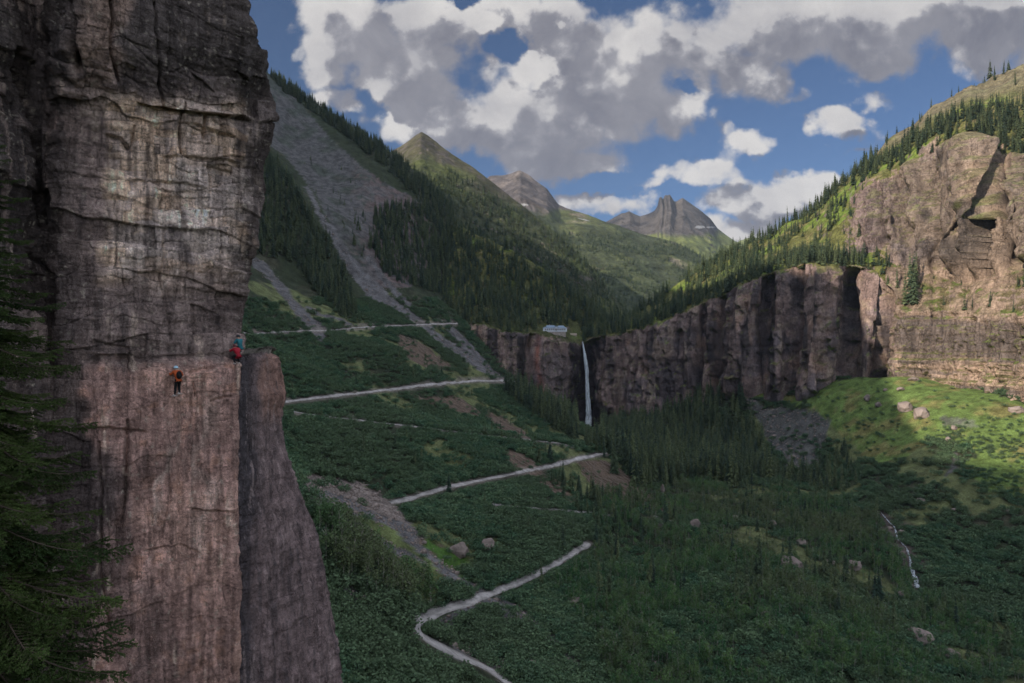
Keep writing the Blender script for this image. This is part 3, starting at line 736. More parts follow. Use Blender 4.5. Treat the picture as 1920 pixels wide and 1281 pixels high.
# ------------------------------------------------------------------ near cliff
def edge_px(py):
    return np.interp(py, [-1200, -400, 0, 60, 100, 130, 170, 200, 230, 255, 275, 300, 320, 370, 410, 440, 470, 500, 540, 600, 650, 680, 900, 1281, 3000],
                     [360, 430, 459, 474, 490, 497, 506, 511, 512, 508, 503, 490, 488, 492, 484, 482, 476, 468, 461, 453, 446, 444, 444, 448, 460])
def pil_edge(py):
    return np.interp(py, [640, 664, 668, 674, 690, 715, 738, 748, 765, 800, 830, 860, 900, 960, 1030, 1100, 1200, 1281, 1700, 3000],
                     [492, 500, 512, 520, 524, 527, 535, 534, 527, 528, 533, 541, 556, 576, 596, 614, 631, 641, 672, 740])
def cliff_depth(px, py):
    d = np.interp(px, [-900, -200, 0, 60, 95, 130, 200, 300, 440, 470, 512, 560], [24, 30, 33, 35.0, 36.2, 36.6, 37.4, 39, 41.3, 42.2, 43.6, 46])
    d += 1.6 * np.exp(-((px - 55 - py * .02) / 45) ** 2) * (1 - sstep(py, 450, 800))
    d -= 2.0 * sstep(py, 230, 60) * sstep(px, 60, 140)                 # the top leans out
    d -= 0.9 * np.exp(-((py - 235) / 60) ** 2) * sstep(px, 430, 505)
    d += 0.9 * np.exp(-((py - 560) / 90) ** 2) * sstep(px, 300, 430)
    d -= 0.5 * sstep(py, 676, 690) * sstep(px, 150, 190)               # pink slab stands proud below the break
    d -= (py - 690) * .0022 * (py > 690)
    return d
BREAKS = [([(262, 190), (300, 197), (340, 208), (400, 215), (470, 224)], .75), ([(198, 253), (225, 262), (246, 284)], .45), ([(350, 232), (400, 250), (440, 258)], .3), ([(310, 292), (370, 297), (445, 303)], .25),
          ([(390, 210), (375, 218), (372, 250)], .2), ([(355, 130), (380, 150), (395, 165)], .3), ([(440, 128), (465, 150)], .3), ([(380, 310), (440, 322)], .22), ([(240, 340), (330, 342), (380, 350)], .2), ([(160, 676), (240, 686), (300, 690), (430, 684)], .12),
          ([(148, 806), (200, 800), (275, 808)], .2), ([(355, 950), (440, 962)], .2), ([(205, 680), (240, 672), (250, 690)], .3), ([(270, 1030), (340, 1020), (380, 1040)], .12), ([(180, 640), (240, 650), (250, 690)], .2)]
CRACKS = [([(128, 0), (136, 40), (138, 80), (150, 128)], 5, .9), ([(206, 0), (212, 40), (208, 90), (218, 150)], 3, .5), ([(290, 0), (296, 80), (292, 150), (300, 200)], 2.5, .35), ([(338, 190), (332, 240), (338, 290)], 2, .3), ([(378, 220), (380, 262)], 3, .4), ([(250, 240), (242, 280)], 2.5, .3),
          ([(60, 480), (105, 520), (95, 640), (100, 700)], 6, .7), ([(310, 430), (300, 520), (318, 640)], 2, .2), ([(185, 830), (190, 930), (188, 1050), (205, 1180)], 3, .35), ([(240, 790), (238, 880), (232, 980)], 3, .3), ([(360, 720), (362, 745)], 2, .25), ([(240, 660), (242, 700)], 2, .2),
          ([(320, 860), (318, 940), (300, 1010)], 1.5, .12), ([(350, 700), (420, 690)], 1.5, .2), ([(395, 750), (430, 742)], 2, .25), ([(30, 100), (60, 240), (80, 420)], 8, .9)]


def beds(V, hz, wd, seed):
    """random value and joint distance of bedded, jointed blocks"""
    w1 = fbm(V / (3 / hz), 3, seed); u = V[..., 0] * .65 + V[..., 1] * .76 + fbm(V / 2.0, 3, seed + 3) * .35
    zz = V[..., 2] * hz + w1 * .9; r = np.floor(zz).astype(np.int64); fr = zz - r
    ww = wd * (.6 + 1.6 * _hash(r, r * 0, r * 0, seed + 1) / 4294967296.0); uu = u / ww + 37 * (_hash(r, r * 0 + 1, r * 0, seed + 2) / 4294967296.0)
    c = np.floor(uu).astype(np.int64); fu = uu - c
    e = np.minimum(np.minimum(fr, 1 - fr) / hz, np.minimum(fu, 1 - fu) * ww)
    return _hash(r, c, r * 0, seed + 4) / 4294967296.0, e


def cliff_rough(V, px, py, nrm, back):
    rid, ed = beds(V, .62, 2.2, 510); rid2, ed2 = beds(V, 1.9, .8, 520)
    upper = 1 - sstep(py, 640, 700); pal = upper * sstep(py, 150, 210) * (1 - sstep(py, 480, 600))
    am = .22 + .35 * upper + .4 * pal; am = np.where(px < 170, .8, am)
    gate = sstep(fbm(V / 3.0, 3, 525), -.25, .25)
    d = (rid - .5) * .50 * am - .16 * (1 - sstep(ed, 0, .05)) * am * gate + (rid2 - .5) * .24 * am * gate - .07 * (1 - sstep(ed2, 0, .03)) * am
    d += fbm(V / 4.5, 4, 530) * .55 * (.5 + .5 * upper) + fbm(V / .55, 4, 540) * .085 + fbm(V / 1.3, 4, 541, .55, True) * .12
    d += fbm(V * np.array([.5, .5, 2.2]), 3, 545) * .14 * upper
    d += fbm(V * np.array([.9, .9, .12]), 4, 548, .5, True) * .22
    jx = px + fbm(V / .8, 3, 550) * 5; jy = py + fbm(V / .8, 3, 555) * 5
    for line, a in BREAKS:
        x0, x1 = min(p[0] for p in line), max(p[0] for p in line); ly = np.interp(jx, *zip(*sorted(line)))
        m = sstep(jx, x0 - 8, x0 + 12) * (1 - sstep(jx, x1 - 12, x1 + 8)); up = ly - jy
        a = a * .8
        d += a * m * sstep(up, -1.0, 2.0) * np.exp(-np.clip(up, 0, None) / 55) - a * .5 * m * np.exp(-((up + 2.5) / 2.5) ** 2)
    for line, w, a in CRACKS:
        d -= a * np.exp(-(segdist(jx, jy, line) / w) ** 2)
    d *= np.where(back, .6, 1.0)
    return V + nrm * d[..., None], d, rid, ed, rid2, ed2


def cliff_color(V, px, py, ed, rid, ed2, rid2):
    a, b, c = fbm(V / 3.0, 5, 600), fbm(V / .7, 4, 610), fbm(V * np.array([2.2, 2.2, .16]), 4, 620)
    j = lambda s: fbm(V / 2.2, 4, s) * 40
    X, Y = px + j(630) + c * 14, py + j(640)
    col = np.zeros(V.shape) + np.array([0.165, 0.142, 0.145])                      # grey violet body
    lo = sstep(Y, 668, 700) * sstep(X + b * 25, 140, 200)
    col = mixc(col, [0.235, 0.170, 0.165], lo)                                     # pinkish slab
    col = mixc(col, [0.34, 0.245, 0.225], lo * sstep(a, .0, .4) * .8); col = mixc(col, [0.21, 0.130, 0.10], lo * sstep(b, .15, .5) * .5)
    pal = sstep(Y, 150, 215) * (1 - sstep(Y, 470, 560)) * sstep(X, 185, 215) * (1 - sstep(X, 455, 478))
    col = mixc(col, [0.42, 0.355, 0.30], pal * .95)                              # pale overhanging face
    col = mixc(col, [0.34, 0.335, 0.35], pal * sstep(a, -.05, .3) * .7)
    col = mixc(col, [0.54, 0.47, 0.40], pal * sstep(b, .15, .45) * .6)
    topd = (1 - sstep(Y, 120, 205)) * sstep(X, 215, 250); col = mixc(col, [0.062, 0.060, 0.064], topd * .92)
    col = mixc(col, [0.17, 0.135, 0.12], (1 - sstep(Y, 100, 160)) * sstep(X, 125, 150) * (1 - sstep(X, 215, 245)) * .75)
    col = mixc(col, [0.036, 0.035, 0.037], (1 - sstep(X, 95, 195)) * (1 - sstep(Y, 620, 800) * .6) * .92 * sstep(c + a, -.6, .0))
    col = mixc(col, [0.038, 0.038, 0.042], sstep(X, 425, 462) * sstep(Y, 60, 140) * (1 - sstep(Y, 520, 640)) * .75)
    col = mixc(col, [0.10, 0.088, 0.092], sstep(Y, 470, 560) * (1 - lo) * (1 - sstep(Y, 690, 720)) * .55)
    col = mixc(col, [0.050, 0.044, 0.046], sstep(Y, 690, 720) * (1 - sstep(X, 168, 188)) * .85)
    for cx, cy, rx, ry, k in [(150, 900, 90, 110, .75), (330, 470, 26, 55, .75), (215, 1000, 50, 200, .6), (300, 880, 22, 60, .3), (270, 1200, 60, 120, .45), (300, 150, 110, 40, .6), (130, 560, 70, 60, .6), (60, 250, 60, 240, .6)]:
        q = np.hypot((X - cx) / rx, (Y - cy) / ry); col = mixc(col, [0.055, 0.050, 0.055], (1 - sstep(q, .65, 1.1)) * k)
    st = sstep(c, .18, .42); col = mixc(col, [0.045, 0.042, 0.046], st * .62 * (.45 + .55 * (1 - lo)))      # water streaks
    col = mixc(col, [0.46, 0.42, 0.38], sstep(c, -.28, -.5) * (.30 + .45 * pal + .25 * lo) * sstep(b, -.2, .3))
    col = mixc(col, [0.36, 0.32, 0.31], np.exp(-(segdist(X, Y, [(322, 830), (318, 940), (316, 980)]) / 6) ** 2) * .6)
    col = mixc(col, [0.36, 0.31, 0.30], np.exp(-(segdist(X, Y, [(400, 760), (380, 900), (365, 1020)]) / 12) ** 2) * .45)
    col = mixc(col, [0.40, 0.37, 0.36], np.exp(-(segdist(X, Y, [(325, 440), (318, 490), (305, 530)]) / 5) ** 2) * .7)
    c2 = fbm(V * np.array([6, 6, .28]), 4, 621)
    col = mixc(col, [0.30, 0.28, 0.30], pal * sstep(rid2, .55, .6) * .4); col = mixc(col, [0.44, 0.33, 0.25], pal * sstep(rid2, .28, .24) * .22)
    col *= (1 + (rid - .5) * .7 * (1 - .6 * lo))[..., None]
    col *= (1 + c2 * .75 * (.4 + .6 * np.maximum(lo, pal)))[..., None]
    col = mixc(col, [0.05, 0.046, 0.05], (1 - sstep(np.minimum(ed, ed2 * 1.4), .010, .03)) * .5 * (1 - .8 * lo))
    col *= (1 + b * .28 + fbm(V / .25, 3, 615) * .15)[..., None]
    lich = sstep(fbm(V / .22, 3, 660), .38, .55); col = mixc(col, [0.40, 0.41, 0.38], lich * .35 * (.5 + .5 * sstep(a, -.2, .2)))
    return np.clip(col, .012, .7)


def cliff_sheet(px0, edgef, py, ns, nb, depthf, bdir, blen):
    s = np.linspace(0, 1, ns) ** .9; E = edgef(py)
    PX = px0[:, None] * (1 - s)[None] + E[:, None] * s[None] if np.ndim(px0) else px0 * (1 - s)[None] + E[:, None] * s[None]
    PY = np.repeat(py[:, None], ns, 1); V = P3(PX, PY, depthf(PX, PY))
    k = (np.arange(1, nb + 1) / nb) ** 1.5
    tan = V[:, -1] - V[:, -6]; tan /= np.linalg.norm(tan, axis=-1, keepdims=True)
    bd = np.asarray(bdir) / np.linalg.norm(bdir); W = []; cur = V[:, -1].copy(); prev = 0
    for kk in k:
        q = min(1.0, kk * 90); dirv = tan * (1 - q) + bd * q; cur = cur + dirv * (kk - prev) * blen; prev = kk; W.append(cur.copy())
    V = np.concatenate([V, np.stack(W, 1)], 1)
    PX = np.concatenate([PX, np.repeat(E[:, None], nb, 1) + np.arange(1, nb + 1) * .6], 1); PY = np.concatenate([PY, np.repeat(py[:, None], nb, 1)], 1)
    back = np.zeros(PX.shape, bool); back[:, ns:] = True
    n = gnormals(smooth1(smooth1(V, 25, 1), 25, 0)); n *= np.where((n * V).sum(-1, keepdims=True) > 0, -1, 1)
    n[:, ns:] = n[:, ns:]
    return V, PX, PY, back, n


pyA = np.concatenate([np.arange(-1200, -60, 30.0), np.arange(-60, 1340, 1.7), np.arange(1340, 2900, 40.0)])
VA, pxA, pyG, bkA, nA = cliff_sheet(-620.0, edge_px, pyA, 620, 60, cliff_depth, (-.75, 1, 0), 40)
VA, dA, ridA, edA, rid2A, ed2A = cliff_rough(VA, pxA, pyG, nA, bkA)
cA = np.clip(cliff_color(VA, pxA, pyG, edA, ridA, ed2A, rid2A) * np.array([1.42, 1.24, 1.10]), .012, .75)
# the pillar under the ledge
def pil_depth(px, py):
    e = pil_edge(py); u = np.clip((px - 440) / np.maximum(e - 440, 1), 0, 1)
    return 41.0 + 6.5 * u ** 1.25 + 1.5 * np.exp(-np.clip((px - 424 - fbm(np.stack([py / 50, 0 * py, 0 * py], -1), 4, 791) * 10) / 11, 0, 9) ** 2) - (py - 690) * .0022
pyB = np.concatenate([np.arange(664, 1340, 1.7), np.arange(1340, 2900, 40.0)])
VB, pxB, pyH, bkB, nB = cliff_sheet(426 + fbm(np.stack([pyB / 60, 0 * pyB, 0 * pyB], -1), 4, 790) * 8, pil_edge, pyB, 150, 40, pil_depth, (-.75, 1, 0), 16)
VB, dB, ridB, edB, rid2B, ed2B = cliff_rough(VB, pxB + 900, pyH, nB, bkB)
VB[:4] = VB[4:5] + (VB[:4] - VB[4:5]) * .6
cB = np.zeros(VB.shape) + np.array([0.125, 0.098, 0.100])
aB, cSt = fbm(VB / 2.5, 5, 700), fbm(VB * np.array([3.6, 3.6, .14]), 5, 720, .6)
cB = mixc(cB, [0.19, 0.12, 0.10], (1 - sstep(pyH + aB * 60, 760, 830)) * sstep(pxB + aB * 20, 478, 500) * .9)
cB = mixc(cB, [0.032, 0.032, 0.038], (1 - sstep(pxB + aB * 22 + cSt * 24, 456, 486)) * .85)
cB = mixc(cB, [0.045, 0.042, 0.046], sstep(cSt, .12, .4) * .6); cB = mixc(cB, [0.25, 0.205, 0.205], sstep(cSt, -.2, -.45) * .55)
cB *= (1 + fbm(VB / .5, 4, 740) * .4)[..., None]; cB = np.clip(cB, .012, .6)
# cap: the ledge top runs back to the wall
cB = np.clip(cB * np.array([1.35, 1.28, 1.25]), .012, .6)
nr, nc = VB.shape[:2]
capn = 14; L0 = VB[0]; inner = np.array([L0[:, 0] * .55 + VB[0, 0, 0] * .45, L0[:, 1] * .0 + VB[0, 0, 1] + 7, L0[:, 2]]).T
cap = np.stack([L0 * (1 - t) + inner * t + np.array([0, 0, .35 * math.sin(t * 2.6)]) + fbm((L0 + t * 5)[:, :] / .7, 3, 760)[:, None] * np.array([0, 0, .16]) * (t > 0) for t in np.linspace(0, 1, capn)])
Vall = np.concatenate([VA.reshape(-1, 3), VB.reshape(-1, 3), cap.reshape(-1, 3)])
oB = VA.shape[0] * VA.shape[1]; oC = oB + nr * nc
Fall = np.concatenate([grid_faces(*VA.shape[:2]), grid_faces(nr, nc, oB), grid_faces(capn, nc, oC)])
Call = np.concatenate([cA.reshape(-1, 3), cB.reshape(-1, 3), np.zeros((capn * nc, 3)) + np.array([.15, .135, .115])])
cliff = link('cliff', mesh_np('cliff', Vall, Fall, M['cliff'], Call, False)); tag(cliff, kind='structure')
# ------------------------------------------------------------------ plants: shapes
def tri_mesh(name, V, Fc, idx, mats, smooth=False): return mesh_np(name, np.array(V), np.array(Fc), mats, None, smooth, idx)


def spruce_mesh(seed, full=.13, levels=22, per=8):
    """one conifer, 1 m tall: tapered trunk and whorls of drooping, broken sprays"""
    r = random.Random(seed); V, Fc, mi = [], [], []
    for k in range(5):
        a0, a1 = k / 5 * 6.283, (k + 1) / 5 * 6.283; b = len(V)
        V += [(.011 * math.cos(a0), .011 * math.sin(a0), -.04), (.011 * math.cos(a1), .011 * math.sin(a1), -.04), (0, 0, .96)]; Fc.append((b, b + 1, b + 2)); mi.append(1)
    low = r.uniform(.04, .12)
    for i in range(levels):
        t = (i + r.uniform(-.3, .3)) / levels; t = min(max(t, 0), .985); z = low + (1 - low) * t
        rad = full * (1 - t) ** .82 * r.uniform(.75, 1.15) + .008
        for j in range(per if t < .8 else 5):
            if r.random() < .10: continue
            a = j / per * 6.283 + i * 1.9 + r.uniform(-.3, .3); L = rad * r.uniform(.6, 1.2); ca_, sa_ = math.cos(a), math.sin(a); dz = -L * r.uniform(.25, .75)
            w = L * r.uniform(.22, .36); b = len(V)
            def p(u, s, h): return (ca_ * u - sa_ * s, sa_ * u + ca_ * s, z + h)
            V += [p(0, 0, .012), p(L * .5, w, dz * .35 - .008), p(L, 0, dz), p(L * .5, -w, dz * .35 - .008), p(L * .55, 0, dz * .3 + .008)]
            Fc += [(b, b + 1, b + 4), (b + 1, b + 2, b + 4), (b + 2, b + 3, b + 4), (b + 3, b, b + 4)]; mi += [0] * 4
    return tri_mesh('spruce_tree', V, Fc, mi, [M['spruce'], M['bark']])


def quad_leaves(r, n, place, size, V, Fc, mi, m):
    for _ in range(n):
        c = place(); a, b_ = Vector((r.gauss(0, 1), r.gauss(0, 1), r.gauss(0, 1))).normalized(), Vector((r.gauss(0, 1), r.gauss(0, 1), r.gauss(0, 1)))
        b_ = (b_ - a * b_.dot(a)).normalized(); s1 = size * r.uniform(.6, 1.35); s2 = s1 * r.uniform(.5, .9); k = len(V)
        c = Vector(c)
        V += [tuple(c - a * s1), tuple(c - b_ * s2), tuple(c + a * s1), tuple(c + b_ * s2)]; Fc += [(k, k + 1, k + 2), (k, k + 2, k + 3)]; mi += [m, m]


def shrub_mesh(seed, n=270):
    """1 m wide, .8 m tall thicket plant: several leafy heads at different heights"""
    r = random.Random(seed); V, Fc, mi = [], [], []; heads = [(r.uniform(-.32, .32), r.uniform(-.32, .32), r.uniform(.2, .62), r.uniform(.16, .3)) for _ in range(9)]
    def place():
        h = r.choice(heads); d = Vector((r.gauss(0, 1), r.gauss(0, 1), r.gauss(0, .8))).normalized() * h[3] * r.uniform(.55, 1.05); return (h[0] + d.x, h[1] + d.y, max(.02, h[2] + d.z))
    quad_leaves(r, n, place, .055, V, Fc, mi, 0)
    for h in heads:
        k = len(V); V += [(h[0] * .2 - .008, h[1] * .2, -.1), (h[0] * .2 + .008, h[1] * .2, -.1), (h[0], h[1], h[2])]; Fc.append((k, k + 1, k + 2)); mi.append(1)
    return tri_mesh('shrub', V, Fc, mi, [M['shrub'], M['bark']])


def aspen_trunk(seed):
    r = random.Random(seed); V, Fc = [], []; path = []; x = y = 0
    for i in range(6):
        path.append((x, y, i / 5 * .93 - .03, .013 * (1 - i / 5.6))); x += r.uniform(-.012, .012); y += r.uniform(-.012, .012)
    lines = [path]
    for k in range(5):
        z = r.uniform(.45, .8); a = r.uniform(0, 6.28); L = r.uniform(.08, .16); lines.append([(0, 0, z, .005), (math.cos(a) * L, math.sin(a) * L, z + L * .9, .0015)])
    for ln in lines:
        for (a, b) in zip(ln[:-1], ln[1:]):
            k0 = len(V)
            for q in (a, b):
                for m in range(5): V.append((q[0] + q[3] * math.cos(m * 1.2566), q[1] + q[3] * math.sin(m * 1.2566), q[2]))
            for m in range(5): i, j = k0 + m, k0 + (m + 1) % 5; Fc += [(i, j, j + 5), (i, j + 5, i + 5)]
    return V, Fc


def aspen_crown(seed, n=190):
    r = random.Random(seed + 50); V, Fc, mi = [], [], []
    heads = [(r.uniform(-.11, .11), r.uniform(-.11, .11), r.uniform(.45, .95), r.uniform(.06, .13)) for _ in range(11)]
    def place():
        h = r.choice(heads); k = 1.15 - abs(h[2] - .62) * 1.3; d = Vector((r.gauss(0, 1), r.gauss(0, 1), r.gauss(0, 1))).normalized() * h[3] * r.uniform(.5, 1.1); return (h[0] * k + d.x, h[1] * k + d.y, h[2] + d.z)
    quad_leaves(r, n, place, .024, V, Fc, mi, 0)
    return V, Fc


def aspen_meshes(seed):
    tv, tf = aspen_trunk(seed); cv, cf = aspen_crown(seed)
    return (tri_mesh('trunk', tv, tf, [0] * len(tf), [M['abark']], True), tri_mesh('crown', cv, cf, [0] * len(cf), [M['aspen']]),
            tri_mesh('aspen_tree', tv + cv, tf + [tuple(i + len(tv) for i in f) for f in cf], [0] * len(tf) + [1] * len(cf), [M['abark'], M['aspen']]))


SPR = [spruce_mesh(100 + i, full=f, levels=l) for i, (f, l) in enumerate([(.125, 24), (.10, 22), (.16, 22), (.08, 20), (.19, 24), (.13, 16), (.11, 26), (.15, 15)])]
SHR = [shrub_mesh(200 + i) for i in range(5)]
ASP = [aspen_meshes(300 + i) for i in range(5)]


def scatter(name, meshes, pos, hgt, wide, kindlabel):
    """one mass of plants as GN instances on points that stand on the ground"""
    src = bpy.data.collections.new(name + '_source')
    for i, m in enumerate(meshes): o = bpy.data.objects.new(name + '_plant', m); src.objects.link(o)
    me = bpy.data.meshes.new(name); n = len(pos); me.vertices.add(n); me.vertices.foreach_set('co', np.asarray(pos, np.float32).ravel())
    at = me.attributes.new('scl', 'FLOAT_VECTOR', 'POINT'); at.data.foreach_set('vector', np.stack([wide, wide, hgt], -1).astype(np.float32).ravel())
    at = me.attributes.new('rot', 'FLOAT_VECTOR', 'POINT'); at.data.foreach_set('vector', np.stack([rng.normal(0, .035, n), rng.normal(0, .035, n), rng.uniform(0, 6.28, n)], -1).astype(np.float32).ravel())
    at = me.attributes.new('idx', 'INT', 'POINT'); at.data.foreach_set('value', rng.integers(0, len(meshes), n).astype(np.int32))
    g = bpy.data.node_groups.new(name + '_scatter', 'GeometryNodeTree')
    g.interface.new_socket('Geometry', in_out='INPUT', socket_type='NodeSocketGeometry'); g.interface.new_socket('Geometry', in_out='OUTPUT', socket_type='NodeSocketGeometry')
    t = NT(g); gi = t.new('NodeGroupInput'); go = t.new('NodeGroupOutput'); ip = t.new('GeometryNodeInstanceOnPoints'); ci = t.new('GeometryNodeCollectionInfo')
    ci.inputs[0].default_value = src; ci.inputs[1].default_value = True; ci.inputs[2].default_value = True
    def attr(nm, ty): a = t.new('GeometryNodeInputNamedAttribute', data_type=ty); a.inputs[0].default_value = nm; return a.outputs[0]
    t.l.new(gi.outputs[0], ip.inputs['Points']); t.l.new(ci.outputs[0], ip.inputs['Instance']); ip.inputs['Pick Instance'].default_value = True
    t.l.new(attr('idx', 'INT'), ip.inputs['Instance Index']); t.l.new(attr('scl', 'FLOAT_VECTOR'), ip.inputs['Scale'])
    er = t.new('FunctionNodeEulerToRotation'); t.l.new(attr('rot', 'FLOAT_VECTOR'), er.inputs[0]); t.l.new(er.outputs[0], ip.inputs['Rotation'])
    t.l.new(ip.outputs[0], go.inputs[0])
    o = link(name, me); md = o.modifiers.new('scatter', 'NODES'); md.node_group = g
    tag(o, kind='stuff'); return o


# ------------------------------------------------------------------ plants: where they stand
def sample_ground(n, box):
    x = rng.uniform(box[0], box[1], n); y = rng.uniform(box[2], box[3], n); V = np.stack([x, y, ground_z(x, y)], -1); return V


def sample_sheet(V, area_per, rmask=None):
    a = V[:-1, :-1]; e1 = V[:-1, 1:] - a; e2 = V[1:, :-1] - a; c = np.cross(e1, e2); A = np.linalg.norm(c, axis=-1)
    nz = np.abs(c[..., 2]) / (A + 1e-9); A = A * nz                       # plants stand on the plan area
    if rmask is not None: A = A * rmask[:-1, :-1]
    p = A.ravel() / A.sum(); n = int(A.sum() / area_per); k = rng.choice(len(p), n, p=p); i, j = np.divmod(k, A.shape[1])
    u, v = rng.random(n)[:, None], rng.random(n)[:, None]
    return a[i, j] + e1[i, j] * u + e2[i, j] * v, nz[i, j]


def road_gap(px, py, base_d, h, margin=3.0):
    """keep the verges open: nothing stands on a road or tall right below it"""
    ok = np.ones(px.shape, bool); hp = h * F / base_d
    for (w, line), a in zip(ROADS, road_px):
        r = w * .5 * F / base_d * .55 + 1.5
        if w < 2.0: ok &= (segdist(px, py - hp * .3, a) > r) | (np.random.default_rng(len(px)).random(len(px)) < .01); continue
        for f in ((0, .35, .7, 1.0) if w > 2.45 else (0,)): ok &= segdist(px, py - hp * f, a) > r * (1 if f == 0 else .8)
    ok &= np.minimum(segdist(px, py, STREAM_PX), segdist(px, py - hp * .8, STREAM_PX)) > 6
    return ok


STREAM_PX = [(1652, 962), (1664, 978), (1680, 1000), (1682, 1012), (1700, 1030), (1707, 1056), (1720, 1106)]
FOREST_T = [([(-300, -400), (300, -200), (468, 60), (468, 420), (300, 540), (-300, 540)], .45, (13, 22)),  # spruce stands on the hillside and valley floor: polygon, keep share, height range
    ([(490, 290), (530, 320), (570, 390), (605, 440), (640, 500), (660, 540), (668, 600), (640, 595), (600, 560), (570, 520), (540, 490), (480, 480), (470, 440)], .95, (16, 27)),
    ([(700, 400), (760, 380), (800, 390), (845, 430), (860, 600), (835, 560), (790, 540), (750, 530), (720, 520), (690, 470)], .9, (16, 27)),
    ([(480, 105), (560, 178), (640, 228), (720, 280), (800, 345), (850, 395), (850, 450), (800, 395), (740, 330), (690, 290), (640, 250), (590, 215), (520, 165)], .9, (14, 24)),
    ([(640, 430), (660, 400), (690, 400), (700, 450), (690, 500), (660, 470)], .12, (10, 18)), ([(560, 300), (640, 300), (700, 380), (620, 420)], .03, (8, 14)),
    ([(940, 730), (985, 735), (1020, 745), (1070, 775), (1120, 800), (1180, 780), (1260, 765), (1330, 745), (1375, 745), (1405, 790), (1440, 850), (1450, 900), (1390, 915), (1300, 905), (1245, 915), (1190, 915), (1150, 895), (1130, 860), (1080, 835), (1030, 800), (980, 770)], 1.0, (19, 31)),
    ([(1000, 850), (1030, 850), (1050, 900), (1120, 950), (1180, 960), (1220, 990), (1170, 1010), (1110, 985), (1050, 930), (1010, 890)], .5, (12, 20)),
    ([(1090, 900), (1240, 940), (1230, 990), (1160, 980)], .25, (10, 18)),
    ([(1440, 860), (1490, 885), (1540, 840), (1600, 850), (1620, 900), (1560, 930), (1450, 905)], .35, (14, 24)),
    ([(1240, 920), (1420, 915), (1560, 940), (1640, 980), (1500, 990), (1300, 960)], .10, (9, 16)),
    ([(1000, 1090), (1130, 940), (1640, 960), (1920, 1240), (1920, 1290), (1000, 1290)], .12, (9, 19)), ([(540, 700), (900, 640), (1100, 850), (1080, 1010), (900, 1010), (760, 930), (560, 860)], .03, (6, 13)), ([(1560, 840), (1920, 880), (1920, 1150), (1740, 1080), (1640, 960)], .012, (4, 9)),
]
GROVE = [(590, 985), (630, 1000), (690, 1030), (740, 1065), (800, 1100), (822, 1135), (800, 1160), (740, 1150), (690, 1128), (640, 1095), (610, 1085)]
VALLEY = [(1130, 935), (1260, 915), (1420, 912), (1560, 935), (1650, 985), (1690, 1040), (1720, 1110), (1800, 1150), (1960, 1230), (1960, 1330), (1150, 1330), (1120, 1200), (1000, 1085), (1110, 1030)]

# spruces
G = np.concatenate([sample_ground(60000, (-480, 480, 250, 1400)), sample_ground(9000, (-900, -480, 250, 1400))]); gpx, gpy = proj(G); gn = fbm(G / 35, 3, 800)
S_pos, S_h = [], []
taken = np.zeros(len(G), bool)
scree_t = np.zeros(len(G), bool)
for p in SCREE: scree_t |= inpoly(gpx + gn * 6, gpy, p)
for poly, keep, hr in FOREST_T:
    m = inpoly(gpx + gn * 14, gpy + gn * 8, poly) & ~taken & ~scree_t & (rng.random(len(G)) < keep * np.clip(.95 + gn * .9, .12, 1)); taken |= m
    h = rng.triangular(hr[0] * .40, hr[0] * 1.0, hr[1] * 1.08, m.sum()); S_pos.append(G[m]); S_h.append(h)
n_ground = sum(len(a) for a in S_pos)
Wm = np.repeat(wt[:, None], len(wpx), 1)
mask = ((Wm > 1.97) & (Wm < 6.15) & (cl_up < .5)).astype(float)
Ws, wnz = sample_sheet(WV, 26, mask); wsx, wsy = proj(Ws); wns = fbm(Ws / 38, 4, 820)
left = wsx < 1125
keepp = np.where(left, np.clip(1.1 + wns * .8, .35, 1), np.clip(.50 + wns * 1.6, .05, .9))
keepp = np.where(left & (np.abs((wsy - np.interp(wsx, [840, 880, 1000, 1100, 1150], [400, 428, 488, 545, 590]))) < 14), .10, keepp)   # the open meadow strip along the crest
bench = (wsx > 1670) & (wsy > 480); keepp = np.where(bench, .025, keepp)
keepp = np.where((wsx > 1660) & (wsy < 235 - (wsx - 1690) * .22), .02, keepp)
keepp = np.where((wsx > 1690) & (wsy > 160) & (wsy < 330), np.maximum(keepp, .75), keepp)
keepp = np.where((wsx > 1530) & (wsx < 1660) & (wsy > 395) & (wsy < 450), .22, keepp)
rimd = wsy - np.interp(wsx, W_px, R_py); keepp = np.where((rimd > -22) & (wsx > 1150) & (wsx < 1650), np.maximum(keepp, .85), keepp)
skyl = np.interp(wsx, sorted(rK), [rK[q][0] for q in sorted(rK)]); keepp = np.where((wsx > 1640) & (wsy < skyl + 18 + (wsx - 1640) * .17), .03, keepp)
m = (rng.random(len(Ws)) < keepp) & (wnz > .30)
S_pos.append(Ws[m]); S_h.append(rng.triangular(6, 15, 27, m.sum()) * np.where(bench[m], .75, 1))
